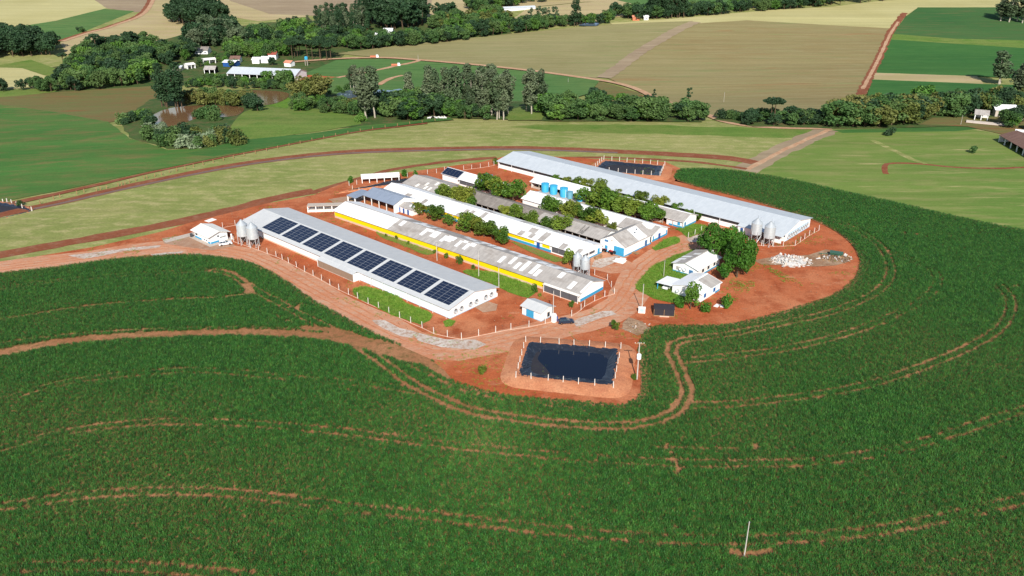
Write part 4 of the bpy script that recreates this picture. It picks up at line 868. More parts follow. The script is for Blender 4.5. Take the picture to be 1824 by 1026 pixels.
Tb = gb_u('washroom', 'low white washroom with blue doors under a grey roof near the canopy', 'washroom', 78.4, 86.6, 34.4, 40.0, 2.4, 3.2, 'roof_cement', ov=(.4, .4))
for y in (2.0, 4.4, 6.6): Tb.door('x0', y, .9, 1.9, 'deep_blue_paint')
Tb.sheet(1.4, 2.6, .5, 3, 'roof_white', 0)
# shelter with white roof
q0 = up(643, 316, 2.6); q1 = up(712, 312, 2.6); dr = (q0 - q1); Lq = dr.length; dr.normalize()
Qr = math.atan2(dr.y, dr.x) - R(90)
Qb = Gable('shelter', 'long low white roofed open shelter on posts at the edge of the yard', 'shelter', Vector((q1.x, q1.y, 0)), Qr, 4.6, Lq, 2.5, 3.0, 'roof_white_dusty', ov=(.3, .3), openside=('x0', 'x1', 'y0', 'y1'))
Qb.posts('x0', 6, 'white_paint', .14, .35); Qb.posts('x1', 6, 'white_paint', .14, .35); MB().box(.2, .3, .1, Lq - .1, 1.75, 2.5).obj('fascia', 'white_paint', Qb.root)
# loading ramp between the solar barn and the yellow barn
def ramp_thing():
    a = at(548, 378); b = at(622, 376); d = (a - b); L = d.length; d.normalize()
    r = empty('loading_ramp', b, math.atan2(d.y, d.x), 'white walled loading ramp with rail between solar barn and yellow barn', 'ramp')
    MB().box(0, L, 0, .25, 0, .9).obj('wall', 'white_wash', r); MB().box(0, L, -2.4, -2.15, 0, .9).obj('wall', 'white_wash', r); MB().box(0, L, -2.14, -.01, 0, .5).obj('deck', 'concrete', r)
    for i in range(6):
        x = .1 + (L - .5) * i / 5; MB().box(x, x + .3, .3, .55, 0, 2.2).obj('post', 'white_paint', r)
    MB().box(0, L, .3, .5, 2.22, 2.42).obj('rail', 'concrete', r); MB().box(0, L, -2.5, .6, 2.43, 2.5).obj('cover', 'concrete', r)
ramp_thing()
# black shade-net hut
def net_hut():
    p = at(1164, 563); q = at(1201, 565); d = q - p; L = d.length; a = math.atan2(d.y, d.x)
    r = empty('shade_hut', p, a, 'dark shade net hut on a low timber frame beside the maize', 'hut')
    MB().prism([(0, 2.0), (1.9, 2.6), (1.9, 2.64), (0, 2.04)], 0, 0, L).obj('roof_net', 'tarp_dark', r); MB().prism([(1.91, 2.6), (3.8, 2.0), (3.8, 2.04), (1.91, 2.64)], 0, 0, L).obj('roof_net', 'tarp_dark', r)
    MB().box(.05, L - .05, .03, .06, .3, 1.98).obj('wall_net', 'tarp_dark', r); MB().box(.05, .08, .1, 3.7, .1, 2.0).obj('wall_net', 'tarp_dark', r); MB().box(L - .08, L - .05, .1, 3.7, .1, 2.0).obj('wall_net', 'tarp_dark', r); MB().box(.05, L - .05, 3.7, 3.73, .1, 1.98).obj('wall_net', 'tarp_dark', r)
    for x in (0, L / 2 - .05, L - .1): MB().box(x, x + .1, -.1, .0, 0, 2.1).obj('post', 'wood', r)
    MB().box(0, L, -.12, .02, .1, .3).obj('sill', 'wood', r); MB().box(1.6, L - 1.4, -.5, -.2, .1, .35).obj('plank', 'plinth_pink', r)
net_hut()

# ---------------------------------------------------------------- silos and tanks
def silo(loc, rad, hb, top, label, group):
    """galvanised feed silo on legs: hopper, tank, cone"""
    r = empty('feed_silo', loc, random.uniform(0, 1), label, 'silo', group)
    zh = hb * .34; ze = hb * .8
    prof = [(rad * 1.0, zh)]
    n = 9
    for i in range(n): z = zh + (ze - zh) * (i + 1) / n; prof += [(rad * 1.012, z - .06), (rad * 1.0, z)]
    MB().lathe(prof, 28).obj('tank', 'galvanised', r, True)
    MB().lathe([(rad * 1.03, ze - .02), (rad * .16, hb - .15), (rad * .16, hb), (.001, hb + .02)], 28).obj('cone_roof', 'galvanised', r)
    MB().lathe([(.18, zh * .3), (rad * .99, zh + .02)], 28).obj('hopper', 'steel_dark', r)
    for i in range(6):
        a = i * math.pi / 3; x, y = rad * 1.03 * math.cos(a), rad * 1.03 * math.sin(a); MB().box(x - .08, x + .08, y - .08, y + .08, 0, zh + 1.2).obj('leg', 'galvanised', r)
        a2 = a + math.pi / 3; MB().tube((x, y, .2), (rad * 1.03 * math.cos(a2), rad * 1.03 * math.sin(a2), zh - .2), .04, n=5).obj('brace', 'galvanised', r)
        MB().box(x - .25, x + .25, y - .25, y + .25, -.05, .14).obj('footing', 'concrete', r)
    lad = MB(); lad.tube((rad + .15, -.2, .5), (rad + .15, -.2, ze), .025, n=5); lad.tube((rad + .15, .2, .5), (rad + .15, .2, ze), .025, n=5)
    for i in range(14): lad.tube((rad + .15, -.2, .6 + i * .4), (rad + .15, .2, .6 + i * .4), .02, n=4)
    lad.tube((rad * .7, -.2, ze + .8), (rad * .7, -.2, hb), .02, n=4); lad.tube((rad * .3, .3, hb - .2), (rad * .3, .3, hb + .7), .02, n=4)
    lad.obj('ladder', 'steel_dark', r); return r
silo(uvw(100.2, -19.4), 1.7, 8.3, 0, 'left one of two galvanised feed silos beside the white office', 'feed silos'); silo(uvw(95.6, -18.6), 1.7, 8.3, 0, 'right one of two galvanised feed silos beside the white office', 'feed silos')
silo(uvw(4.6, 34.6), 1.3, 6.6, 0, 'left one of two smaller silos behind the yellow barn end', 'feed silos'); silo(uvw(1.4, 34.2), 1.3, 6.6, 0, 'right one of two smaller silos behind the yellow barn end', 'feed silos')
silo(uvw(-23.6, 93.4), 1.75, 8.3, 0, 'left one of two feed silos beside the largest barn', 'feed silos'); silo(uvw(-28.3, 93.2), 1.75, 8.3, 0, 'right one of two feed silos beside the largest barn', 'feed silos')
plat = empty('tank_platform', uvw(39, 82.7), AZ, 'raised concrete platform carrying the row of water tanks', 'platform')
MB().box(0, 3.8, 0, 22, 1.2, 1.45).obj('slab', 'concrete', plat)
for i in range(7):
    for x in (.2, 3.3): MB().box(x, x + .3, .2 + i * 3.5, .5 + i * 3.5, 0, 1.2).obj('pillar', 'concrete', plat)
TK = ['leftmost blue water tank on the platform, tallest of the row', 'second blue water tank from the left on the platform', 'third blue water tank from the left, with white pipe', 'greyish blue faded water tank fourth from the left', 'rightmost light blue water tank half hidden by trees']
for i, (px, py, rad, h, mt) in enumerate([(973, 340.5, 1.5, 3.5, 'tank_blue'), (988, 344.5, 1.5, 3.6, 'tank_blue'), (1007.5, 349, 1.5, 3.7, 'tank_blue'), (1021.8, 350.5, 1.15, 2.8, 'tank_grey_blue'), (1039, 355.5, 1.15, 3.0, 'tank_blue')]):
    u_, v_ = touv(up(px, py, 1.45)); t = empty('water_tank', uvw(u_, 84.6, 1.46), 0, TK[i], 'tank', 'water tanks on the platform')
    prof = [(rad * .93, 0)]
    for k in range(1, 8): z = h * .9 * k / 8; prof += [(rad * (.93 + .07 * k / 8) + .03, z - .05), (rad * (.93 + .07 * k / 8), z)]
    prof += [(rad * 1.04, h * .9)]; MB().lathe(prof, 22).obj('shell', mt, t, True); MB().lathe([(rad * 1.06, h * .88), (rad * 1.05, h * .93), (rad * .3, h), (.001, h)], 22).obj('lid', mt, t)
    if i == 2: MB().tube((rad * .4, -rad * .95, .1), (rad * .4, -rad * .98, h * .85), .07, n=6).obj('pipe', 'white_paint', t)
for i, (px, py, lb) in enumerate([(867.5, 313, 'larger of two small blue tanks on the red bank behind the sheds'), (874, 315.5, 'smaller of two small blue tanks on the red bank behind the sheds')]):
    p = at(px, py + 2); t = empty('water_tank', p, 0, lb, 'tank', 'small tanks on the bank'); MB().lathe([(.75, 0), (.95, 1.2), (1.0, 1.25)], 16).obj('shell', 'tank_blue', t); MB().lathe([(1.02, 1.22), (.9, 1.4), (.001, 1.55)], 16).obj('lid', 'tank_grey_blue', t)

# ---------------------------------------------------------------- lagoons
def inset(quad, d):
    """quad with every side moved in by d"""
    n = len(quad); c = sum(quad, Vector()) / n; L = []
    for i in range(n):
        a, b = quad[i], quad[(i + 1) % n]; t = (b - a).normalized(); nn = Vector((-t.y, t.x, 0))
        if nn.dot(c - a) < 0: nn = -nn
        L.append((a + nn * d, t))
    out = []
    for i in range(n):
        (p, t), (q, s) = L[i - 1], L[i]; k = ((q - p).x * s.y - (q - p).y * s.x) / (t.x * s.y - t.y * s.x); out.append(p + t * k)
    return out
def rounded(quad, r, k=5, m=22):
    """world-space quad with rounded corners, sides subdivided"""
    out = []; n = len(quad)
    for i in range(n):
        p = quad[i]; a = quad[i - 1]; b = quad[(i + 1) % n]
        da = (a - p).normalized(); db = (b - p).normalized(); s = p + da * r; e = p + db * r
        for j in range(k + 1): t = j / k; out.append((s * (1 - t) + p * t) * (1 - t) + (p * (1 - t) + e * t) * t)
        e2 = b + (p - b).normalized() * r
        for j in range(1, m): out.append(e.lerp(e2, j / m))
    return out
def lagoon(px, top, label, water, wl, bankw=5.0, berm=True, base_z=None, liner='liner_black', inner=3.2, crumple=.2):
    quad = [up(x, y, top) for x, y in px]
    if base_z is not None: quad = [at(x, y) for x, y in px]
    z0 = 0 if base_z is None else sum(q.z for q in quad) / 4
    for q in quad: q.z = 0
    r = empty('lagoon', (sum((q for q in quad), Vector()) / 4) + Vector((0, 0, z0)), 0, label, 'pond'); o = r.location.copy(); o.z = z0
    rim = rounded(quad, 1.2)
    def shape(d): return rounded(inset(quad, d), max(.6, 1.0 + d * 1.7) if d > 0 else 1.0 - d)
    loops = []                                         # (inset, z)
    if berm: loops += [(-bankw, -.12), (-bankw * .45, top * .85), (-1.2, top), (-.05, top)]
    bank = MB(); n = len(rim)
    def ring(mb, d, z, amp=0, seed=0):
        b = len(mb.v)
        for i, p in enumerate(shape(d)):
            a = amp * (nz(p.x * 3 + seed, p.y * 3, .8) + .8 * nz(p.x * 3 + seed, p.y * 3, 2.1)); mb.v.append((p.x - o.x + a, p.y - o.y + a * .7, z + a * .6))
        return b
    def skin(mb, rings):
        for a, b in zip(rings[:-1], rings[1:]):
            for i in range(n): mb.f.append((a + i, a + (i + 1) % n, b + (i + 1) % n, b + i)); mb.mi.append(0)
    if berm:
        rs = [ring(bank, d, z, .25 if k in (1, 2) else 0) for k, (d, z) in enumerate(loops)]; skin(bank, rs); bank.obj('bank', 'soil_bank', r, True)
    ln = MB(); rs = [ring(ln, -.5, top + .02, crumple, 7), ring(ln, 0, top + .05, crumple, 3), ring(ln, inner * .33, top - (top - wl) * .3, crumple * 1.8, 9), ring(ln, inner * .66, top - (top - wl) * .65, crumple * 2, 1), ring(ln, inner + .3, wl - .12, 0)]
    skin(ln, rs); ln.obj('liner', liner, r)
    wt = MB(); b = ring(wt, inner - .1, wl); wt.f.append(tuple(range(n))); wt.mi.append(0); ob = wt.obj('surface', water, r)
    if ob.data.polygons[0].normal.z < 0: ob.data.flip_normals()
    return r
LG = lagoon([(944.9, 610.3), (1099, 622.5), (1087.5, 684), (926.7, 667)], .9, 'black lined slurry lagoon in front of the sheds ringed by white posts', 'water_slurry', .3, 5.5, inner=1.7)
sc_pts = [up(x, y, .3) - LG.location for x, y in [(938, 664), (940, 645), (950, 626), (962, 628), (958, 640), (972, 655), (980, 668), (975, 672), (955, 668)]]
scm = MB(); sp_ = catmull(sc_pts, True, None, 5); scm.v += [(q.x, q.y, .303) for q in sp_]; scm.f.append(tuple(range(len(sp_)))); scm.mi.append(0); so = scm.obj('scum', 'tarp_dark', LG)
if so.data.polygons[0].normal.z < 0: so.data.flip_normals()
lagoon([(1079, 286.5), (1180, 295.8), (1174.8, 312.6), (1058, 303)], .8, 'black lined lagoon behind the largest barn ringed by white posts', 'tarp_dark', .2, 5.0, inner=2.4)
lagoon([(-60, 360), (40, 369), (54, 376), (-40, 398)], .5, 'dark covered lagoon beside the road at the left edge', 'tarp_dark', .25, 3.0, base_z=0, inner=1.5)
lagoon([(640, 335.5), (702, 321.5), (740, 317), (728, 324)], .5, 'dark covered lagoon strip behind the shelter and the canopy', 'tarp_dark', .2, 2.0, inner=1.0)

# ---------------------------------------------------------------- fences
def fence(px, label, h=2.0, z=0.0, plinth=True, wires=3, r=.075, mat='post_white', terrain=False, name='post_fence', cat='fence'):
    P = at_many(px) if terrain else [up(x, y, z) for x, y in px]
    root = empty(name, P[0], 0, label, cat); o = P[0]
    pm = {}
    me = MB().hexa([(-r, -r, -.15), (r, -r, -.15), (r, r, -.15), (-r, r, -.15), (-r * .8, -r * .8, h), (r * .8, -r * .8, h), (r * .8, r * .8, h), (-r * .8, r * .8, h)]).mesh('post', mat)
    for i, p in enumerate(P):
        q = link('post', me, root); q.location = p - o; d = P[min(i + 1, len(P) - 1)] - P[max(i - 1, 0)]; q.rotation_euler = (R(random.uniform(-2, 2)), R(random.uniform(-2, 2)), math.atan2(d.y, d.x))
    if plinth:
        b = MB()
        for a, c in zip(P[:-1], P[1:]):
            a = a - o; c = c - o; d = (c - a).normalized() * 1.0; nrm = Vector((-d.y, d.x, 0)) * .06
            b.hexa([a - nrm, c - nrm, c + nrm, a + nrm, a - nrm + Vector((0, 0, .16)), c - nrm + Vector((0, 0, .16)), c + nrm + Vector((0, 0, .16)), a + nrm + Vector((0, 0, .16))])
        b.obj('plinth', 'plinth_pink', root)
    for k in range(wires):
        b = MB(); zz = h * (.4 + .5 * k / max(1, wires - 1))
        for a, c in zip(P[:-1], P[1:]): b.tube(a - o + Vector((0, 0, zz)), c - o + Vector((0, 0, zz)), .012, n=4, cap=False)
        b.obj('wire', 'steel_dark', root)
    return root
fence([(416.5, 431), (431.4, 436), (445.4, 441), (460.8, 446.4), (476.3, 452), (492, 457.6), (503, 463), (514.5, 469), (528.5, 476.4), (543, 484.3), (558, 492), (573, 500), (588, 508.5), (604, 517), (621, 525), (637.4, 532), (656, 541.8), (674.6, 549.6), (693, 558.4), (712, 567), (731.6, 576), (752, 584.7), (773, 595), (797, 600.5), (822, 605), (852.6, 598.8), (882.8, 592.6), (910, 587.4), (942, 583), (971, 577), (983, 574)], 'long white post fence on a low plinth along the solar barn')
fence([(1018, 564), (1035, 552.6), (1041, 546.5), (1059, 536.8), (1077, 529), (1094.4, 524), (1089, 511.6), (1082, 499), (1059, 490.5)], 'white post fence round the near end of the yellow barn')
fence([(1332, 433), (1338, 435.8), (1356, 437.8), (1375.7, 439), (1394.7, 439), (1416, 437.8), (1425, 431.8), (1433, 426), (1441.4, 420), (1450, 415.4), (1458.6, 410.8)], 'white post fence in front of the silos of the largest barn')
fence([(1225.8, 423.8), (1237.5, 418.4), (1249, 412.3), (1262, 406.5)], 'short row of white fence posts beside the gravel entry', plinth=False)
fence([(396.8, 406), (419, 401.7), (436, 398.3)], 'short white post fence behind the office and the silos')
fence([(622, 331), (635.6, 328.8), (628, 339), (640, 343)], 'crooked row of white posts left of the covered lagoon', plinth=False, wires=0)
fence([(726, 316), (739, 314), (761.5, 310.4), (777.6, 308.7), (792, 305)], 'row of white posts behind the wide grey barn section', plinth=False)
fence([(826, 303), (840, 301.3), (855.6, 299.4), (870.5, 297), (880, 295)], 'row of white posts on the red bank by the largest barn', plinth=True)
fence([(936.6, 609), (962.6, 610.6), (996, 613.4), (1022.4, 615.2), (1049.5, 616.6), (1078, 619), (1105.5, 621), (1102.7, 638), (1100.5, 648), (1097.8, 662.6), (1095.8, 674.5), (1092.5, 690.7), (1059.3, 686.6), (1030.3, 684), (1003, 681), (976.4, 678), (946, 675.3), (918.8, 672.5), (922.8, 656.7), (926, 645), (929.5, 633), (933, 620.2)], 'ring of white concrete posts round the front lagoon', 1.7, .8, False, 2, .085)
fence([(1075.6, 284.4), (1089.8, 285.8), (1103.4, 287), (1116.7, 288.6), (1130.4, 289.8), (1144.5, 291), (1158.5, 292.2), (1171, 293.3), (1184, 294.8), (1181.5, 300.5), (1179.5, 304.7), (1177.5, 308.5), (1175.5, 313.4), (1160, 312.2), (1145, 311), (1131, 310), (1115.8, 309), (1101, 307.4), (1085, 306), (1060.5, 298.5), (1064.4, 294.5), (1068, 290.5), (1071.7, 287.3)], 'ring of white concrete posts round the back lagoon', 1.9, .7, False, 1, .1)
fence([(6, 362), (13, 361), (21, 363), (30, 367), (40, 371), (57, 376)], 'white posts round the covered lagoon at the left edge', 1.7, 0, False, 1, .14, terrain=True)
lf = [(72, 364), (96, 355), (107, 352), (137, 346), (150, 343), (172, 340), (179, 338.5), (190, 336), (211, 332), (217, 330.5), (223, 329), (231, 326), (242, 323), (257, 319), (262, 318), (276, 315), (288, 312), (302, 308), (315, 305), (330, 301.5), (345, 298), (362, 294), (380, 290), (398, 286), (416, 282), (435, 278), (455, 274), (475, 269.5), (495, 265), (515, 260.5), (535, 256), (556, 251), (577, 247), (598, 242.5), (620, 238.5), (642, 234.5), (664, 231), (686, 228), (708, 225), (730, 222), (752, 219.5), (775, 217)]
fence(lf, 'long line of weathered wooden posts along the green field', 1.5, 0, False, 1, .12, 'wood', True)

# ---------------------------------------------------------------- poles
def pole(bx, by, topy, label, cross=False, transformer=False, rad=.14, mat='concrete_pole', terrain=False, z=0.0, lean=0):
    p = at(bx, by) if terrain else up(bx, by, z); d = pxm(p); ang = math.atan2(CAMH - p.z, p.xy.length)
    h = (by - topy) / (d * math.cos(ang)) * 1.02
    r = empty('utility_pole', p, random.uniform(-.3, .3), label, 'pole'); r.rotation_euler.y = lean
    MB().tube((0, 0, -.2), (0, 0, h), rad, rad * .62, n=8).obj('shaft', mat, r)
    if cross:
        ca = MB().box(-1.1, 1.1, -.06, .06, h - .35, h - .2).obj('crossarm', 'wood', r)
        for x in (-1.0, -.35, .35, 1.0): MB().lathe([(.03, h - .2), (.07, h - .1), (.03, h + .05), (.001, h + .06)], 8, (x, 0, 0)).obj('insulator', 'white_paint', ca)
    else:
        MB().box(-.3, .3, -.05, .05, h - .3, h - .2).obj('bracket', 'steel_dark', r)
    if transformer:
        MB().lathe([(.001, h * .6), (.5, h * .6), (.52, h * .6 + .1), (.52, h * .6 + 1.1), (.4, h * .6 + 1.25), (.001, h * .6 + 1.3)], 16, (0, -.6, 0)).obj('transformer', 'white_paint', r, False)
    return r
pole(1134.6, 676, 614, 'concrete pole with crossarm and round transformer beside the front lagoon', True, True, .17)
pole(1143, 556, 508, 'white pole rising behind the small white meter box')
pole(985, 570, 520, 'pole beside the pump house with a white meter pillar')
pole(778.6, 464.7, 432, 'left one of three thin poles between solar barn and yellow barn'); pole(852.8, 492.8, 449, 'middle one of three thin poles between solar barn and yellow barn'); pole(888.6, 512.8, 477, 'right one of three thin poles, near the solar barn corner')
pole(1182, 493.5, 465, 'short pole on the lawn left of the first house', rad=.09)
pole(1325, 995, 938, 'lone slim white pole standing in the foreground maize', rad=.12)
pole(745, 110, 99, 'white pole at the far track junction', terrain=True); pole(1820.5, 217, 198, 'white pole beside farm sheds at the right edge', terrain=True); pole(1012, 148, 140, 'slim pole by the far dirt road', terrain=True, rad=.1)
pole(1289, 183, 166, 'slim pole in the brown field behind the hedge', terrain=True, rad=.1); pole(1711, 223, 208, 'slim post beside the sheds at the right', terrain=True, rad=.1)
def meter(px, py, label, w=.9, h=1.6):
    p = up(px, py); r = empty('meter_box', p, R(-10), label, 'box'); MB().box(-w, w, -.35, .35, 0, h).obj('housing', 'white_paint', r); MB().box(-w - .08, w + .08, -.43, .43, h + .002, h + .14).obj('cap', 'white_wash', r)
    MB().box(-w * .6, w * .6, -.39, -.352, .5, h - .2).obj('door', 'light_blue_paint', r)
meter(1143, 557.5, 'small white meter box at the foot of a pole by the lawn'); 
mp = up(986.5, 573); r_ = empty('meter_pillar', mp, R(10), 'rounded white meter pillar at the gate beside the dark car', 'box'); MB().lathe([(.75, 0), (.78, 1.9), (.6, 2.3), (.001, 2.4)], 14).obj('pillar', 'white_paint', r_); MB().box(.7, 1.0, -.3, .3, .2, 1.5).obj('gate_leaf', 'deep_blue_paint', r_)

# ---------------------------------------------------------------- vehicles
def car(loc, rz, paint, label, wagon=True):
    """hatchback or estate: body shell, glasshouse, wheels, lamps; length along x"""
    r = empty('parked_car', loc, rz, label, 'car')
    prof = [(-2.1, .35), (-2.15, .75), (-2.05, .95), (.75, .98), (1.75, .85), (2.1, .7), (2.12, .4), (2.0, .3), (-2.0, .3)]
    b = MB(); W = .83; n = len(prof)
    for s in (-1, 1):
        for ww, dz in ((W, 0), (W * .94, 0)): pass
    secs = [(-W * .95, .94), (-W, 1), (W, 1), (W * .95, .94)]
    for y, k in secs:
        for x, z in prof: b.v.append((x * (.985 if k < 1 else 1), y, .3 + (z - .3) * (1 if k == 1 else .97)))
    for a in range(3):
        for i in range(n): b.f.append((a * n + i, a * n + (i + 1) % n, (a + 1) * n + (i + 1) % n, (a + 1) * n + i)); b.mi.append(0)
    b.f += [tuple(range(n - 1, -1, -1)), tuple(range(3 * n, 4 * n))]; b.mi += [0, 0]
    body = b.obj('body', paint, r)
    rear = -2.0 if wagon else -1.75
    cab = [(rear, .95), (rear + .25, 1.46), (.1, 1.5), (.95, .97)]
    g = MB()
    g.hexa([(rear, -.74, .95), (.98, -.74, .95), (.98, .74, .95), (rear, .74, .95), (rear + .32, -.58, 1.43), (.12, -.58, 1.45), (.12, .58, 1.45), (rear + .32, .58, 1.43)])
    g.obj('glasshouse', 'glass_dark', r)
    MB().hexa([(rear + .28, -.6, 1.432), (.14, -.6, 1.452), (.14, .6, 1.452), (rear + .28, .6, 1.432), (rear + .36, -.54, 1.49), (.06, -.54, 1.51), (.06, .54, 1.51), (rear + .36, .54, 1.49)]).obj('roof', paint, r)
    for x in (rear + .1, -.9, -.05):
        for y in (-1, 1): MB().tube((x + .05, y * .755, .95), (x + .2, y * .6, 1.45), .035, n=5).obj('pillar', paint, r)
    for x in (-1.3, 1.3):
        for y in (-1, 1):
            w = MB().tube((x, y * .62, .32), (x, y * .86, .32), .32, n=16).obj('wheel', 'rubber', r); MB().tube((x, y * .861, .32), (x, y * .875, .32), .19, n=12).obj('rim', 'chrome', w)
    for y in (-.6, .6):
        MB().box(2.03, 2.13, y - .18, y + .18, .55, .7).obj('headlight', 'chrome', r); MB().box(-2.17, -2.08, y - .15, y + .15, .62, .88).obj('tail_light', 'red_paint', r)
    for y in (-1, 1): MB().box(.62, .8, y * .9 - .09, y * .9 + .09, .95, 1.08).obj('mirror', paint, r)
    return r
car(up(401.5, 436, .1), R(28), 'car_white', 'white estate car parked beside the small office')
car(up(1008, 575.5, .1), R(8), 'car_dark', 'dark blue hatchback parked on the yard road by the gate', False)
cp = H2.root.matrix_basis
car((Matrix.Translation(H2.root.location) @ Matrix.Rotation(H2.root.rotation_euler.z, 4, 'Z')) @ Vector((-2.0, 2.4, .17)), H2.root.rotation_euler.z - R(90), 'car_white', 'white car standing under the carport of the second house', False)
def truck(px, py, rz, label):
    p = at(px, py, .1); r = empty('farm_truck', p, rz, label, 'truck')
    MB().box(-3.6, 2.4, -1.0, 1.0, .7, .95).obj('chassis', 'steel_dark', r); MB().box(-3.7, .8, -1.15, 1.15, .96, 2.0).obj('bed', 'orange_paint', r)
    MB().prism([(1.0, .7), (3.0, .7), (3.05, 1.6), (2.6, 2.6), (1.0, 2.7)], 1, -1.1, 1.1).obj('cab', 'car_white', r); MB().prism([(2.66, 1.7), (3.06, 1.7), (2.72, 2.4), (2.6, 2.4)], 1, -.95, .95).obj('windscreen', 'glass_dark', r)
    for x in (-2.6, -1.5, 2.0):
        for y in (-1, 1): MB().tube((x, y * .75, .5), (x, y * 1.08, .5), .5, n=14).obj('wheel', 'rubber', r)
truck(668, 103.5, R(5), 'farther white cabbed orange truck standing on the distant field edge'); truck(706, 118.5, R(8), 'nearer white cabbed orange truck on the distant green field')
def tractor(px, py, rz, label, mat='red_paint', s=1.0):
    p = up(px, py, .1); r = empty('small_tractor', p, rz, label, 'tractor'); r.scale = (s,) * 3
    MB().prism([(-.2, .5), (1.5, .5), (1.55, .95), (1.2, 1.1), (-.2, 1.15)], 1, -.3, .3).obj('bonnet', mat, r); MB().box(-1.0, -.21, -.55, .55, .55, .8).obj('deck', 'steel_dark', r); MB().box(-.9, -.45, -.25, .25, .82, 1.25).obj('seat', 'rubber', r)
    for y in (-1, 1):
        MB().tube((-.7, y * .5, .62), (-.7, y * .8, .62), .62, n=16).obj('rear_wheel', 'rubber', r); MB().tube((1.2, y * .4, .36), (1.2, y * .6, .36), .36, n=14).obj('front_wheel', 'rubber', r); MB().box(-1.2, -.3, y * .65 - .18, y * .65 + .18, 1.25, 1.31).obj('mudguard', mat, r)
    MB().tube((1.0, 0, 1.08), (1.0, 0, 1.7), .04, n=6).obj('exhaust', 'steel_dark', r); MB().tube((-.25, 0, 1.1), (-.45, 0, 1.4), .03, n=6).obj('steering_column', 'steel_dark', r)
tractor(1090, 452, R(120), 'red tractor parked in front of the workshop gable', s=.9); tractor(1077.5, 447.5, R(60), 'red tractor by the corner of the white roofed barn', s=.8)

# ---------------------------------------------------------------- heaps and odds and ends
def heap(name, cat, label, px, rx, ry, h, n, mats, smin, smax, seed, flat=.3):
    """a heap of broken pieces: tilted slabs piled on a mound"""
    p = up(px[0], px[1]); r = random.Random(seed); root = empty(name, p, 0, label, cat)
    mound = MB(); N = 20; mound.v.append((0, 0, h * .7))
    for k, (f, z) in enumerate(((.5, .5), (1, 0))):
        for i in range(N): a = 6.283 * i / N; q = f * r.uniform(.85, 1.1); mound.v.append((rx * q * math.cos(a), ry * q * math.sin(a), h * z * r.uniform(.7, 1.2) - (.05 if z == 0 else 0)))
    mound.f += [(0, 1 + i, 1 + (i + 1) % N) for i in range(N)] + [(1 + i, 1 + N + i, 1 + N + (i + 1) % N, 1 + (i + 1) % N) for i in range(N)]; mound.mi += [0] * (2 * N)
    mound.obj('mound', mats[0], root)
    pcs = [[MB().hexa([(-a, -b, -t), (a, -b, -t), (a * .9, b, -t), (-a, b * .8, -t), (-a, -b, t), (a, -b * .9, t), (a, b, t), (-a * .9, b, t)]).mesh('piece', m) for (a, b, t) in ((.5, .3, .05), (.35, .35, .08), (.7, .2, .04))] for m in mats]
    for i in range(n):
        a = r.uniform(0, 6.283); q = math.sqrt(r.random()) * 1.05; o = link('piece', r.choice(r.choice(pcs)), root)
        o.location = (rx * q * math.cos(a), ry * q * math.sin(a), max(.05, h * .75 * (1 - q)) + r.uniform(0, .1)); o.rotation_euler = (r.uniform(-flat, flat) * 2, r.uniform(-flat, flat) * 2, r.uniform(0, 6.28)); o.scale = (r.uniform(smin, smax),) * 3
    return root
heap('rubble_heap', 'rubble', 'heap of broken white roof sheets and rubble on the bare yard', (1408, 466), 6.2, 4.6, 1.1, 170, ['debris', 'debris', 'gravel_white'], .7, 1.8, 3, .45)
heap('brush_heap', 'debris', 'brownish pile of timber and scrap at the end of the yard', (1488, 460), 5.5, 4.0, .8, 90, ['debris_dark', 'wood', 'debris'], .5, 1.5, 5, .5)
heap('stone_heap', 'rubble', 'low scatter of stones and rubble beside the maize corner', (1132, 583), 4.0, 3.0, .3, 60, ['rubble_ground', 'debris_dark', 'concrete'], .3, .8, 8, .4)
def sheet_stack(px, label, parts, mat='debris', name='sheet_stack', cat='sheets'):
    p = up(px[0], px[1]); root = empty(name, p, AZ, label, cat); r = random.Random(px[0])
    for i, (x, y, a, b, rz) in enumerate(parts):
        o = MB().box(-a, a, -b, b, 0, .12).obj('sheet', mat, root); o.location = (x, y, .08 + .13 * (i % 3)); o.rotation_euler = (R(r.uniform(-2, 2)), R(r.uniform(-2, 2)), rz)
sheet_stack((1106, 466), 'white sheets laid in a loose stack on the yard before the workshop', [(0, 0, 1.6, 1.2, .1), (1.2, .4, 1.3, 1.0, .3), (-1.2, .8, 1.1, .8, -.2), (.4, 1.4, 1.2, .9, .5), (-.6, -1, 1.0, .7, .1)], 'white_wash')
sheet_stack((375, 393), 'pale concrete slab lying on grass behind the office', [(0, 0, 1.6, 1.3, .1)], 'white_wash', 'concrete_slab', 'slab')
sheet_stack((1277, 545), 'white slab bench standing between bushes behind the second house', [(0, 0, 1.0, .6, .1), (.3, -1.4, .6, .5, .4)], 'white_paint', 'garden_bench', 'bench')
def scrap():
    p = up(1489, 457); r = empty('scrap_trailer', p, R(-25), 'dark green scrap implement standing on the debris pile', 'implement'); MB().hexa([(-1.6, -.9, .7), (1.6, -.9, .7), (1.6, .9, .7), (-1.6, .9, .7), (-2.0, -1.2, 1.5), (2.0, -1.2, 1.5), (2.0, 1.2, 1.5), (-2.0, 1.2, 1.5)]).obj('hopper', 'green_paint', r)
    MB().tube((-1.8, 0, .8), (-5.0, -1.0, .6), .12, n=6).obj('drawbar', 'green_paint', r)
    for y in (-1, 1): MB().tube((0, y * 1.0, .5), (0, y * 1.25, .5), .5, n=14).obj('wheel', 'rubber', r)
scrap()
b0 = up(1018, 600); b1 = up(1041, 616, 1.0); bb_ = empty('plank', b0, 0, 'single pale plank lying on the bank behind the front lagoon', 'plank'); MB().tube((0, 0, .1), b1 - b0, .12, n=4).obj('board', 'wood', bb_)
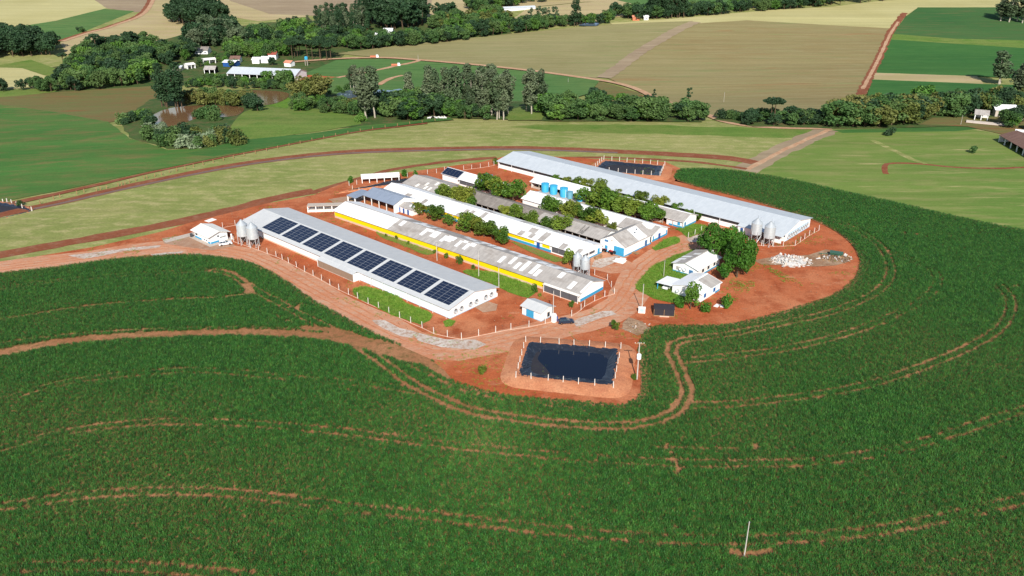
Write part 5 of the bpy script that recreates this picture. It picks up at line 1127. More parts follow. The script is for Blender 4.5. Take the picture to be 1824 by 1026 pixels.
# timber stacked along the workshop
tp = up(1128, 452); t_ = empty('timber_pile', tp, AZ, 'small pile of timber and crates along the workshop side', 'timber')
for i in range(9): o = MB().box(-.15, .15, -1.6, 1.6, 0, .15).obj('beam', 'debris_dark' if i % 2 else 'wood', t_); o.location = ((i % 3) * .4, .3 * (i % 2), .02 + .16 * (i // 3)); o.rotation_euler.z = random.uniform(-.15, .15)
for i, (px, py) in enumerate([(1062, 462), (1069, 459)]):
    r_ = empty('wooden_crate', up(px, py), random.uniform(0, 1), ['left one of two wooden crates by the white barn door', 'right one of two wooden crates by the white barn door'][i], 'crate', 'crates by the door')
    for k in range(4): MB().box(-.5, .5, -.5, .5, .02 + k * .26, .24 + k * .26).obj('slat', 'wood', r_)

# ---------------------------------------------------------------- trees
def leafmesh(rs, puffs, n, size, squash=1.0, out=.45):
    """many small leaf-clump faces spread over the surface and through the volume of overlapping puffs"""
    w = np.array([p[3] ** 2 for p in puffs]); w /= w.sum(); idx = rs.choice(len(puffs), n, p=w); C = np.array([p[:3] for p in puffs])[idx]; rad = np.array([p[3] for p in puffs])[idx]
    d = rs.normal(size=(n, 3)); d /= np.linalg.norm(d, axis=1)[:, None]
    pos = C + d * (rad * (rs.random(n) ** .33 * .45 + .6))[:, None] * np.array([1, 1, squash])
    nr = d * out + rs.normal(size=(n, 3)) * .5; nr[:, 2] += .25; nr /= np.linalg.norm(nr, axis=1)[:, None]
    t = np.cross(nr, rs.normal(size=(n, 3))); t /= np.linalg.norm(t, axis=1)[:, None]; b = np.cross(nr, t)
    s = (size * rs.uniform(.55, 1.25, n))[:, None]
    droop = nr * s * .25
    V = np.stack([pos - t * s - b * s * .6, pos + t * s * .7 - b * s * .75 - droop, pos + t * s + b * s * .55, pos - t * s * .65 + b * s * .7 - droop], 1).reshape(-1, 3)
    F = (np.arange(n * 4).reshape(n, 4)); return V, F
def tree_parts(kind, seed, n=None):
    """returns (leaf verts, leaf faces, trunk MB); height about 1 unit = metres given by each kind's own size"""
    r = random.Random(seed); rs = np.random.default_rng(seed); tk = MB(); puffs = []
    if kind == 'round':                                # orchard-like round crown, 5 m
        h = 5.0; tk.tube((0, 0, -.2), (r.uniform(-.1, .1), 0, 1.7), .16, .11, 7); top = Vector((0, 0, 1.6))
        for i in range(13):
            a = r.uniform(0, 6.28); q = r.uniform(.5, 1.75); z = r.uniform(1.6, 4.5); lim = 1.75 * math.sqrt(max(.1, 1 - ((z - 2.9) / 2.0) ** 2)); q = min(q, lim); puffs.append((q * math.cos(a), q * math.sin(a), z, r.uniform(.42, 1.0)))
        puffs.append((0, 0, 2.9, 1.15))
        for i in range(5): p = puffs[i]; tk.tube(top, (p[0] * .8, p[1] * .8, p[2]), .07, .02, 5)
        V, F = leafmesh(rs, puffs, n or 1500, .17)
    elif kind == 'big':                                # tall spreading shade tree, 13 m
        h = 13; tk.tube((0, 0, -.3), (.2, 0, 4.0), .42, .3, 9)
        for i in range(26):
            a = r.uniform(0, 6.28); z = r.uniform(3.6, 11.5); lim = 4.6 * math.sqrt(max(.12, 1 - ((z - 7.0) / 5.4) ** 2)); q = lim * math.sqrt(r.uniform(.15, 1)); puffs.append((q * math.cos(a), q * math.sin(a), z, r.uniform(1.2, 2.1)))
        for i in range(8): p = puffs[i]; tk.tube((.2, 0, 3.6), (p[0] * .8, p[1] * .8, p[2]), .2, .04, 6)
        V, F = leafmesh(rs, puffs, n or 5200, .27)
    elif kind == 'bush':                               # low dense shrub, 3 m
        h = 3; tk.tube((0, 0, -.2), (0, 0, 1.2), .1, .05, 6)
        for i in range(12): a = r.uniform(0, 6.28); q = r.uniform(0, 1.1); z = r.uniform(.5, 2.3); puffs.append((q * math.cos(a), q * math.sin(a), z, r.uniform(.5, .9)))
        V, F = leafmesh(rs, puffs, n or 800, .17)
    elif kind == 'wood':                               # woodland broadleaf, 12 m
        h = 12; tk.tube((0, 0, -1), (.2, .1, 6), .28, .16, 7)
        for i in range(20):
            a = r.uniform(0, 6.28); z = r.uniform(3.0, 10.8); lim = 4.1 * math.sqrt(max(.1, 1 - ((z - 6.6) / 5.0) ** 2)); q = lim * math.sqrt(r.uniform(.1, 1)); puffs.append((q * math.cos(a), q * math.sin(a), z, r.uniform(1.1, 1.9)))
        for i in range(6): p = puffs[i]; tk.tube((.1, 0, 4.5), (p[0] * .8, p[1] * .8, p[2]), .12, .03, 5)
        V, F = leafmesh(rs, puffs, n or 1300, .46)
    elif kind == 'tall':                               # eucalyptus, 25 m, bare pale trunk below
        h = 25; x, y = 0, 0; pts = [(0, 0, -1)]
        for i in range(1, 7): x += r.uniform(-.35, .35); y += r.uniform(-.35, .35); pts.append((x, y, i * 3.9))
        for i in range(6): tk.tube(pts[i], pts[i + 1], .34 * (1 - i * .14), .34 * (1 - (i + 1) * .14), 7, False)
        for i in range(26):
            z = r.uniform(6, 24); k = min(6, z / 3.9); b = pts[int(k)]; a = r.uniform(0, 6.28); lim = 3.3 * (1 - abs(z - 14) / 14); q = lim * r.uniform(.2, 1); p = (b[0] + q * math.cos(a), b[1] + q * math.sin(a), z, r.uniform(1.0, 1.75)); puffs.append(p)
            if i % 2: tk.tube((b[0], b[1], z - 2), p[:3], .08, .02, 4, False)
        V, F = leafmesh(rs, puffs, n or 1500, .44, 1.15)
    elif kind == 'umbrella':                           # araucaria, 15 m, flat dark crown on a bare stem
        h = 15; tk.tube((0, 0, -1), (.1, 0, 14), .3, .18, 7)
        for i in range(16): a = 6.28 * i / 8 + r.uniform(-.2, .2); q = 3.6 if i < 8 else 1.7; z = 13.0 if i < 8 else 14.0; z += r.uniform(-.3, .3); puffs.append((q * math.cos(a), q * math.sin(a), z, r.uniform(.8, 1.15))); tk.tube((0, 0, 12), (q * .9 * math.cos(a), q * .9 * math.sin(a), z - .2), .1, .05, 4, False)
        V, F = leafmesh(rs, puffs, n or 1000, .4, .7)
    elif kind == 'snag':                               # half bare tree with a few tufts, 11 m
        h = 11; tk.tube((0, 0, -1), (.3, 0, 10), .25, .08, 7)
        for i in range(9): a = r.uniform(0, 6.28); z = r.uniform(5, 10.5); q = r.uniform(.6, 2); p = (q * math.cos(a), q * math.sin(a), z, r.uniform(.5, .95)); puffs.append(p); tk.tube((.2, 0, z - 1), p[:3], .07, .03, 4, False)
        V, F = leafmesh(rs, puffs, n or 420, .36)
    return V, F, tk, h
def mesh_np(name, V, F, mat):
    me = bpy.data.meshes.new(name); me.vertices.add(len(V)); me.vertices.foreach_set('co', V.astype(np.float32).ravel()); k = F.shape[1]
    me.loops.add(F.size); me.loops.foreach_set('vertex_index', F.astype(np.int32).ravel()); me.polygons.add(len(F)); me.polygons.foreach_set('loop_start', np.arange(0, F.size, k, dtype=np.int32))
    me.update(calc_edges=True); me.materials.append(M[mat]); return me
KIT = {}
def kit(kind, leaf, bark, seeds, n=None):
    key = (kind, leaf)
    if key not in KIT:
        L = []
        for s in seeds:
            V, F, tk, h = tree_parts(kind, s * 31 + hash_(kind), n); L.append((mesh_np('crown', V, F, leaf), tk.mesh('trunk', bark), h))
        KIT[key] = L
    return KIT[key]
def hash_(t): return sum(ord(c) * (i + 3) for i, c in enumerate(t)) % 997
def plant(kind, leaf, p, height, label, group, name='broadleaf_tree', cat='tree', width=1.0, bark='bark', nseed=7, n=None, parts=True):
    L = kit(kind, leaf, bark, range(1, nseed + 1), n); cm, tm, h = random.choice(L); s = height / h
    r = empty(name, p, random.uniform(0, 6.28), label, cat, group); r.scale = (s * width, s * width * random.uniform(.92, 1.08), s)
    link('trunk', tm, r); link('crown', cm, r); return r
ORD = ['first', 'second', 'third', 'fourth', 'fifth', 'sixth', 'seventh', 'eighth', 'ninth', 'tenth', 'eleventh', 'twelfth', 'thirteenth', 'fourteenth', 'fifteenth', 'sixteenth', 'seventeenth', 'eighteenth']
def row(items, v, group, what, kind='round', leaf='leaf_farm', name='orchard_tree', zc=2.6, hmul=1.2, wmul=1.0):
    for i, (px, py, wpx) in enumerate(items):
        p = up(px, py, zc); u_, v_ = touv(p); d = pxm(p); w = wpx / d
        vv = v + max(-.9, min(.9, (v_ - v) * .3)); h = max(1.6, w * hmul)
        plant(kind, leaf, uvw(u_, vv), h, f'{ORD[i]} {what} from the left', group, name, width=w * 1.2 / (h * .78) * wmul)
row([(770, 364, 20), (777, 381, 26), (801, 374, 20), (803, 389, 18), (829, 397, 28), (842, 400, 26), (856, 402, 28), (870, 406, 28), (884, 411, 28), (896, 419, 26)], 36.2, 'trees between the yellow barn and the white barn', 'round green tree in the row right behind the yellow barn')
row([(799, 341, 20), (816, 341, 26), (827, 347, 26), (843, 351, 30), (853, 355, 20), (915, 372, 20), (935, 376, 26), (963.6, 384, 24), (987, 394, 22), (1012, 402, 32)], 54.0, 'trees before the grey barn', 'round green tree in the row before the grey open barn')
row([(869, 331, 32), (898.5, 337, 34), (913, 339, 36), (934, 344, 36), (981.5, 365, 26), (997, 367, 28), (1016, 375, 30), (1034, 377, 30), (1046.6, 382, 26), (1068, 382, 30), (1081, 386, 30), (1101, 397, 16)], 68.0, 'trees behind the grey barn', 'leafy tree in the row behind the grey open barn')
row([(1060.5, 350, 28), (1080, 352, 34), (1094, 355, 34), (1108, 359, 34), (1129, 365, 34), (1147, 372, 34), (1165, 376, 32), (1181, 378.5, 28)], 83.8, 'trees right of the water tanks', 'big olive green tree in the row right of the tanks', wmul=1.05)
row([(983, 313, 9), (999, 315, 14), (1016, 320, 15), (1034.5, 323, 17), (1056, 326.5, 20), (1079, 332.5, 22), (1104.6, 341, 16), (1120, 343, 8), (1130, 346, 13), (1154, 353, 24), (1185.7, 360, 23), (1202.6, 367.6, 9), (1217, 366, 18), (1233, 376, 14), (1246.5, 381, 13)], 98.0 - .2, 'small trees along the largest barn', 'small tree in the line along the largest barn', zc=2.4)
def one(px, py, wpx, label, kind='bush', leaf='leaf_farm', name='shrub', cat='shrub', h=None, zc=1.2, hm=1.0, group=None):
    p = up(px, py, zc); d = pxm(p); w = wpx / d; hh = h or w * hm
    nat = {'bush': 3.0 / 3.6, 'round': 5.0 / 4.6, 'big': 13 / 11.5}[kind]
    plant(kind, leaf, Vector((p.x, p.y, 0)), hh, label, group, name, cat, width=w / (hh / nat) * 1.05)
BW = [(687, 415.6, 6), (706, 421, 8), (727, 429, 7), (773, 445, 8), (794, 454, 11), (818.6, 463, 15), (843, 472.6, 10)]
for i, (x, y, w) in enumerate(BW): one(x, y, w, f'{ORD[i]} small shrub from the left between solar barn and yellow barn', group='shrubs along the yellow barn')
one(952.5, 514, 14, 'upright shrub on the grass near the pump house', hm=1.3); one(962, 522, 8, 'tiny shrub on red soil near the pump house'); one(1018, 540, 11, 'young upright tree before the mesh end of yellow barn', 'round', name='young_tree', cat='tree', zc=1.6, hm=1.5)
one(1015.4, 459, 25, 'dark round tree beside the smaller silos', 'round', name='orchard_tree', cat='tree', zc=2.6, hm=1.2)
one(1096, 580, 17, 'young round tree alone on the red yard', 'round', name='young_tree', cat='tree', zc=1.5, hm=1.2); one(858, 659, 18, 'round green shrub alone left of the front lagoon', zc=1.0); one(1129.4, 670, 13, 'round shrub at the foot of the transformer pole', zc=.9)
one(720.7, 309, 15, 'dark round shrub right of the white shelter', zc=1.3, leaf='leaf_big'); one(741, 309, 11, 'small dark shrub behind the wide grey barn section', zc=1.2, leaf='leaf_big'); one(624.4, 320, 13, 'dark round shrub left of the white shelter', zc=1.3, leaf='leaf_big'); one(881.6, 287, 12, 'shrub at the far corner of the largest barn', zc=1.4)
for px, py, h, w, lb in [(1268, 463, 12.5, 0.92, 'large shade tree behind the first house, leftmost of the clump'), (1300, 466, 12, .75, 'large shade tree in the middle of the clump by the houses'), (1312, 494, 14.5, .68, 'tallest shade tree of the clump, pale trunk showing, right of the houses'), (1330, 488, 11, .6, 'large shade tree on the right side of the clump')]:
    plant('big', 'leaf_big', up(px, py), h, lb, 'big trees by the houses', 'shade_tree', width=w, nseed=3)
one(1291, 486, 38, 'broad low tree in front of the tall shade trees', 'round', 'leaf_big', 'broadleaf_tree', 'tree', zc=2.2, hm=.85)
one(1231, 534, 34, 'leafy tree standing in front of the second house', 'round', 'leaf_farm', 'broadleaf_tree', 'tree', zc=2.8, hm=1.35); one(1209, 540, 22, 'dark shrub left of the tree before the second house', leaf='leaf_big', zc=1.4); one(1258, 550, 25, 'dark low shrub right of the tree before the second house', leaf='leaf_big', zc=1.0, hm=.8); one(1295.7, 541, 22, 'bright green shrub right of the white garden bench', leaf='leaf_big', zc=1.6, hm=1.3)

# ---------------------------------------------------------------- trees of the valley and the far woods
def inside(px, poly):
    x, y = px; c = False; j = len(poly) - 1
    for i in range(len(poly)):
        if (poly[i][1] > y) != (poly[j][1] > y) and x < (poly[j][0] - poly[i][0]) * (y - poly[i][1]) / (poly[j][1] - poly[i][1]) + poly[i][0]: c = not c
        j = i
    return c
def joined(kind, leaf, bark, nseed):
    """far trees: trunk and crown in one mesh, they are too small to show parts"""
    key = ('far', kind, leaf)
    if key not in KIT:
        L = []
        for s in range(1, nseed + 1):
            V, F, tk, h = tree_parts(kind, s * 17 + hash_(kind + leaf)); m = MB(); tv = np.array(tk.v); nv = len(V)
            me = bpy.data.meshes.new('tree'); fs = [tuple(f) for f in F.tolist()] + [tuple(i + nv for i in f) for f in tk.f]
            me.from_pydata(V.tolist() + tk.v, [], fs); me.materials.append(M[leaf]); me.materials.append(M[bark]); me.polygons.foreach_set('material_index', [0] * len(F) + [1] * len(tk.f)); me.update(); L.append((me, h))
        KIT[key] = L
    return KIT[key]
NTREE = [0]; MASS = {1, 2, 3, 4, 10, 11, 12, 14, 15, 16, 17, 18, 20, 21, 24, 25, 26, 27, 39, 58}
def grove(poly, n, mixk, hlo, hhi, label, group, name='broadleaf_tree', seed=1, wlo=1.0, whi=1.35, mind=2.5, cat='tree', mass=None):
    mass = seed in MASS
    if mass: n = int(n * 1.6); mind = 1.6
    """n trees whose feet stand in a pixel polygon; mixk = [(kind, leaf, bark, weight)]"""
    r = random.Random(seed * 7 + n); xs = [p[0] for p in poly]; ys = [p[1] for p in poly]; pts = []; tries = 0
    while len(pts) < n and tries < n * 60:
        tries += 1; q = (r.uniform(min(xs), max(xs)), r.uniform(min(ys), max(ys)))
        if inside(q, poly) and all(abs(q[0] - a[0]) > mind * 1.4 or abs(q[1] - a[1]) > mind * .5 for a in pts): pts.append(q)
    if mass:                                          # a far wood that reads as one mass
        protos = []
        for k in mixk:
            for c in range(k[3]):
                for me, h in joined(k[0], k[1], k[2], 4)[(c % 2) * 2:(c % 2) * 2 + 2]:
                    o = bpy.data.objects.new('tree', me); o.scale = ((hlo + hhi) / 2 / h * 1.22, (hlo + hhi) / 2 / h * 1.22, (hlo + hhi) / 2 / h); protos.append(o)
        P = np.array([tuple(q) for q in at_many(pts)]); v = (hhi - hlo) / (hlo + hhi)
        scatter('far_wood', P, np.array([r.uniform(1 - v, 1 + v) for _ in pts]), protos, label.replace(' tree of the', ' trees of the').replace('tree ', 'trees '), 'wood', reset=False); return
    ADJ = {'leaf_dark': 'dark', 'leaf_mid': 'mid green', 'leaf_bright': 'light green', 'leaf_olive': 'olive', 'leaf_euc': 'grey green', 'leaf_pale': 'silvery'}
    made = {}; pts.sort()
    for p in (at_many(pts) if pts else []):
        k = r.choices(mixk, [m[3] for m in mixk])[0]; me, h = r.choice(joined(k[0], k[1], k[2], 4)); s = r.uniform(hlo, hhi) / h * (1.0 if k[0] != 'snag' else .9)
        o = link(name if k[0] not in ('tall', 'umbrella') else ('eucalyptus_tree' if k[0] == 'tall' else 'umbrella_pine'), me); o.location = p; o.rotation_euler = (0, 0, r.uniform(0, 6.28)); w = r.uniform(wlo, whi); o.scale = (s * w, s * w, s); tag(o, label, cat, group); NTREE[0] += 1
        made.setdefault(k[1], []).append(o)
    if n > 1:
        for lf_, L in made.items():
            for i, o in enumerate(L):
                a_ = '' if len(made) == 1 else ADJ[lf_] + ' '
                o['label'] = f'{label}, {ORD[i]} {a_}one from left' if len(L) <= 18 else f'{label}, one of the {a_}ones'
                if len(o['label'].split()) > 16: o['label'] = f'{label}, {ORD[i]} {a_}one' if len(L) <= 18 else f'{label}, {a_}kind'
Wd = [('wood', 'leaf_dark', 'bark', 1)]; Wm = [('wood', 'leaf_mid', 'bark', 3), ('wood', 'leaf_dark', 'bark', 2), ('wood', 'leaf_bright', 'bark', 1)]; Wb = [('wood', 'leaf_mid', 'bark', 2), ('wood', 'leaf_bright', 'bark', 2)]; Wo = [('wood', 'leaf_olive', 'bark', 3), ('wood', 'leaf_mid', 'bark', 1)]
Tl = [('tall', 'leaf_euc', 'bark_pale', 1)]; Td = [('tall', 'leaf_dark', 'bark', 1), ('tall', 'leaf_euc', 'bark_pale', 1)]; Um = [('umbrella', 'leaf_dark', 'bark', 1)]; Bs = [('bush', 'leaf_mid', 'bark', 2), ('bush', 'leaf_dark', 'bark', 1), ('bush', 'leaf_bright', 'bark', 1)]; Ww = [('wood', 'leaf_pale', 'bark', 1)]
G = grove
G([(-60, 105), (-60, 84), (40, 78), (95, 86), (118, 96), (70, 104)], 30, Wd, 14, 19, 'dark tree of the dense wood at the far left edge', 'dark wood at the left edge', seed=1)
G([(302, 36), (330, 26), (392, 24), (398, 38), (360, 44), (312, 45)], 22, Wd, 15, 21, 'dark tree of the round copse standing alone on the tan field', 'copse on the tan field', seed=2)
G([(102, 165), (130, 128), (200, 112), (270, 108), (275, 140), (255, 150), (150, 163)], 52, Wm, 10, 14, 'tree of the mixed wood left of the long distant barn', 'mixed wood left of the distant barn', seed=3)
G([(130, 112), (150, 98), (255, 86), (330, 95), (300, 112), (270, 112)], 26, Wm, 10, 15, 'tree on the upper edge of the mixed wood below the tan field', 'upper edge of the mixed wood', seed=4)
G([(160, 100), (240, 92), (250, 100), (170, 106)], 6, Um, 15, 19, 'umbrella shaped dark pine rising above the mixed wood', 'umbrella pines above the mixed wood', seed=5)
G([(0, 168), (0, 160), (22, 163), (20, 168)], 3, Wd, 7, 9, 'dark round tree at the left edge below the pale field', 'trees at the left edge', seed=6)
G([(32, 163), (60, 156), (95, 158), (100, 164)], 9, Wm, 7, 10, 'low tree of the short hedge left of the mixed wood', 'short hedge on the left', seed=7)
G([(108, 118), (118, 117), (120, 121), (110, 122)], 2, Um, 9, 11, 'small dark pine beside the orange patch', 'pines by the orange patch', seed=8)
G([(275, 112), (300, 92), (335, 80), (350, 100), (330, 118), (300, 120)], 16, Wm, 8, 12, 'tree among the far farmhouses, left of the grey roof', 'trees left of the grey roofed house', seed=9)
G([(338, 82), (350, 60), (430, 58), (440, 78), (380, 88)], 18, [('wood', 'leaf_dark', 'bark', 2), ('wood', 'leaf_euc', 'bark', 2)], 13, 18, 'tall greyish tree above the grey roofed farmhouse', 'tall trees above the farmhouse', seed=10)
G([(395, 100), (420, 84), (520, 88), (530, 104), (470, 108), (420, 108)], 26, Wb, 8, 12, 'bright green tree behind the long distant barn', 'trees behind the distant barn', seed=11)
G([(440, 74), (470, 62), (560, 60), (580, 80), (520, 86), (450, 84)], 26, [('wood', 'leaf_bright', 'bark', 3), ('wood', 'leaf_mid', 'bark', 2), ('wood', 'leaf_dark', 'bark', 2)], 11, 16, 'tree of the bright green wood above the distant barn', 'bright wood above the distant barn', seed=12)
G([(520, 106), (505, 100), (560, 96), (612, 104), (585, 108)], 17, Um, 13, 16, 'flat topped dark pine of the stand right of the distant barn', 'umbrella pine stand', seed=13)
G([(545, 66), (560, 46), (640, 40), (665, 56), (600, 72)], 22, Td, 18, 24, 'tall grey green tree left of the dark eucalyptus block', 'tall trees left of the dark block', seed=14)
G([(640, 48), (650, 36), (755, 34), (752, 48), (690, 54)], 26, [('tall', 'leaf_dark', 'bark', 3), ('wood', 'leaf_dark', 'bark', 1)], 24, 30, 'dark tall tree of the eucalyptus block at the top', 'dark eucalyptus block', 'eucalyptus_tree', seed=15)
G([(530, 80), (560, 70), (660, 62), (670, 78), (640, 88), (560, 92)], 22, Wm, 9, 13, 'tree of the belt in front of the dark eucalyptus block', 'belt before the dark block', seed=16)
G([(620, 92), (640, 80), (720, 72), (820, 62), (910, 50), (910, 60), (820, 74), (720, 84)], 44, Wm, 9, 13, 'tree of the long belt along the top edge of the hill field', 'belt along the hill field', seed=17)
G([(760, 60), (775, 44), (840, 30), (905, 30), (905, 50), (820, 60)], 32, [('wood', 'leaf_mid', 'bark', 3), ('wood', 'leaf_bright', 'bark', 1), ('wood', 'leaf_olive', 'bark', 1)], 10, 14, 'tree of the pale green wood at the top centre', 'pale wood at the top centre', seed=18)
G([(775, 32), (800, 26), (815, 30), (790, 36)], 5, Wd, 12, 15, 'dark round tree at the top centre wood corner', 'dark trees top centre', seed=19)
G([(830, 16), (900, 6), (990, -6), (1050, -6), (940, 8), (900, 16), (850, 22)], 28, Wm, 10, 14, 'tree of the wood at the top edge of the picture', 'wood at the top edge', seed=20)
G([(905, 58), (930, 46), (1000, 42), (1085, 40), (1085, 43), (1000, 48), (920, 60)], 28, Wm, 8, 12, 'tree of the belt beside the small far pond', 'belt beside the far pond', seed=21)
G([(938, 42), (946, 40), (1010, 36), (1000, 44)], 5, [('snag', 'leaf_euc', 'bark', 1), ('tall', 'leaf_euc', 'bark_pale', 1)], 13, 18, 'slender tree standing out above the belt by the far pond', 'slender trees by the far pond', seed=22)
G([(1022, 47), (1030, 46), (1032, 49), (1024, 49)], 2, [('tall', 'leaf_dark', 'bark', 1)], 22, 25, 'dark tall tree right beside the small far pond', 'dark trees by the far pond', 'tall_tree', seed=23)
G([(1080, 36), (1090, 30), (1160, 26), (1290, 20), (1300, 26), (1180, 34), (1100, 38)], 34, [('wood', 'leaf_dark', 'bark', 2), ('wood', 'leaf_mid', 'bark', 1)], 10, 14, 'tree of the wood behind the crest of the hill field', 'wood behind the hill crest', seed=24)
G([(1150, 32), (1165, 28), (1220, 26), (1218, 33), (1160, 35)], 14, [('tall', 'leaf_dark', 'bark', 1)], 22, 28, 'tall dark tree of the block on the hill crest', 'tall block on the hill crest', 'tall_tree', seed=25)
G([(1290, 24), (1300, 16), (1380, 10), (1460, 4), (1470, 12), (1380, 20)], 28, Wm, 9, 13, 'tree of the wood right of the crest block', 'wood right of the crest', seed=26)
G([(1375, 12), (1390, 2), (1640, -10), (1640, -4), (1500, 10), (1400, 16)], 34, [('wood', 'leaf_dark', 'bark', 1), ('tall', 'leaf_dark', 'bark', 1)], 13, 18, 'dark tree of the strip at the top right edge', 'dark strip top right', seed=27)
G([(1775, 38), (1785, 30), (1824, 38), (1870, 44), (1830, 44)], 7, Td, 20, 26, 'tall eucalyptus at the upper right corner', 'trees upper right corner', seed=28, wlo=1.6, whi=2.0)
G([(1770, 150), (1776, 146), (1790, 148), (1786, 153)], 2, Tl, 20, 23, 'eucalyptus beside the tan strip at the right', 'eucalyptus by the tan strip', seed=29, wlo=2.0, whi=2.4)
G([(1792, 178), (1800, 172), (1850, 172), (1850, 182), (1810, 182)], 6, Tl, 22, 27, 'tall eucalyptus at the right edge above the sheds', 'eucalyptus at the right edge', seed=30, wlo=1.9, whi=2.3)
# valley, nearer
G([(278, 196), (290, 190), (322, 188), (328, 194), (300, 198)], 7, [('tall', 'leaf_dark', 'bark_pale', 1)], 22, 26, 'tall dark eucalyptus of the group beside the brown pond', 'eucalyptus by the brown pond', 'eucalyptus_tree', seed=31, wlo=1.15, whi=1.5)
G([(330, 190), (345, 184), (440, 186), (455, 195), (400, 193)], 20, Wo, 8, 10.5, 'olive green tree of the row behind the brown pond', 'row behind the brown pond', seed=32)
G([(443, 198), (448, 193), (462, 196), (460, 201)], 3, Wd, 8, 10, 'dark round tree at the right end of pond row', 'dark trees by the pond row', seed=33)
G([(218, 222), (228, 206), (268, 206), (280, 216), (262, 232), (235, 228)], 14, Bs, 4, 6.5, 'bright shrub on the left bank of the brown pond', 'shrubs left of the pond', 'shrub', seed=34, cat='shrub')
G([(330, 216), (345, 210), (408, 208), (412, 214), (350, 219)], 9, [('bush', 'leaf_dark', 'bark', 1), ('bush', 'leaf_mid', 'bark', 1)], 4.5, 7, 'dark shrub on the near bank of the brown pond', 'shrubs near bank', 'shrub', seed=35, cat='shrub')
G([(240, 262), (262, 244), (300, 236), (340, 240), (430, 246), (440, 256), (360, 264), (280, 266)], 28, [('bush', 'leaf_dark', 'bark', 2), ('bush', 'leaf_mid', 'bark', 2), ('bush', 'leaf_olive', 'bark', 1)], 5, 8, 'dark shrub of the thicket below the brown pond', 'thicket below the pond', 'shrub', seed=36, cat='shrub')
G([(262, 232), (300, 232), (300, 238), (266, 240)], 4, [('bush', 'leaf_pale', 'bark', 1)], 4.5, 6, 'silvery flowering shrub on the pond edge', 'silvery shrubs by the pond edge', 'flowering_shrub', seed=37, cat='shrub')
G([(272, 262), (300, 256), (400, 256), (404, 262), (330, 266)], 5, [('bush', 'leaf_pale', 'bark', 1)], 5.5, 7.5, 'silvery flowering shrub in the thicket below the pond', 'silvery shrubs in the thicket', 'flowering_shrub', seed=38, cat='shrub')
G([(330, 158), (345, 146), (440, 146), (535, 156), (530, 166), (400, 158)], 34, Wm, 4.5, 6.5, 'low tree of the belt in front of the long distant barn', 'belt before the distant barn', seed=39)
G([(475, 156), (490, 150), (530, 152), (528, 160)], 6, [('wood', 'leaf_mid', 'bark', 1), ('wood', 'leaf_bright', 'bark', 1)], 10, 12, 'taller tree before the right end of the distant barn', 'trees at the barn end', seed=40)
G([(528, 178), (545, 170), (585, 172), (588, 180), (550, 182)], 5, [('wood', 'leaf_olive', 'bark', 1)], 13, 15, 'large olive green round tree left of the blue pond', 'olive trees left of the blue pond', seed=41, wlo=1.2, whi=1.5)
G([(512, 198), (530, 188), (640, 192), (655, 208), (600, 206)], 34, [('wood', 'leaf_mid', 'bark', 3), ('wood', 'leaf_olive', 'bark', 1), ('wood', 'leaf_bright', 'bark', 1)], 5.5, 8, 'low tree of the belt below the blue pond', 'belt below the blue pond', seed=42, wlo=1.15, whi=1.7)
G([(648, 216), (652, 206), (672, 208), (668, 218)], 3, Tl, 24, 27, 'tall eucalyptus standing out left of the tree line', 'eucalyptus left of the tree line', seed=43, wlo=1.2, whi=1.5)
G([(640, 220), (636, 214), (645, 208), (652, 214)], 4, [('bush', 'leaf_bright', 'bark', 1)], 4, 6, 'bright shrub at the foot of the tall eucalyptus', 'bright shrubs at the eucalyptus foot', 'shrub', seed=44, cat='shrub')
G([(668, 214), (680, 196), (760, 196), (800, 202), (790, 210), (720, 216)], 34, Wm, 9, 13, 'tree of the wood left of the pale eucalyptus row', 'wood left of the eucalyptus row', seed=45, wlo=1.15, whi=1.7)
G([(622, 161), (628, 158), (650, 159), (654, 162), (640, 163)], 4, Tl, 14, 17, 'tree of the pair standing on the bank of the blue pond', 'trees on the blue pond bank', seed=46)
G([(722, 190), (726, 186), (734, 188), (732, 194)], 2, Tl, 17, 20, 'eucalyptus rising left of the eucalyptus row', 'eucalyptus left of the row', seed=47)
G([(755, 205), (765, 194), (880, 196), (912, 206), (910, 214), (880, 214), (800, 208)], 34, Tl, 22, 27, 'tall pale trunked eucalyptus of the row in the valley', 'eucalyptus row in the valley', seed=48)
G([(780, 212), (800, 204), (860, 206), (865, 214), (820, 213)], 14, Wm, 7, 9, 'low tree under the eucalyptus row', 'undergrowth of the eucalyptus row', seed=49)
G([(925, 206), (935, 200), (968, 192), (972, 198), (945, 208)], 7, Tl, 19, 25, 'eucalyptus of the loose group right of the row', 'loose eucalyptus group', seed=50)
G([(958, 215), (975, 198), (1060, 190), (1150, 196), (1245, 210), (1248, 217), (1100, 217)], 66, [('wood', 'leaf_mid', 'bark', 4), ('wood', 'leaf_dark', 'bark', 1), ('wood', 'leaf_bright', 'bark', 1)], 6.5, 12, 'tree of the dense hedge along the lime green grass', 'dense hedge by the lime grass', seed=51, wlo=1.15, whi=1.7)
G([(1158, 178), (1162, 176), (1166, 178), (1163, 181)], 1, [('snag', 'leaf_dark', 'bark', 1)], 7, 8, 'small ragged tree on the cleared strip by dirt road', None, 'ragged_tree', seed=52)
G([(1219, 186), (1224, 184), (1228, 187), (1224, 190)], 1, [('snag', 'leaf_dark', 'bark', 1)], 11, 12, 'ragged taller tree at the foot of the brown hill field', None, 'ragged_tree', seed=53)
G([(1280, 214), (1285, 208), (1318, 210), (1316, 216)], 6, Bs, 4, 6, 'shrub right of the dirt road bend', 'shrubs at the road bend', 'shrub', seed=54, cat='shrub')
G([(1325, 224), (1330, 216), (1420, 214), (1480, 218), (1478, 226), (1380, 226)], 26, [('wood', 'leaf_mid', 'bark', 2), ('wood', 'leaf_dark', 'bark', 2)], 5.5, 8, 'low dark tree of the hedge left of the olive wood', 'hedge left of the olive wood', seed=55, wlo=1.15, whi=1.7)
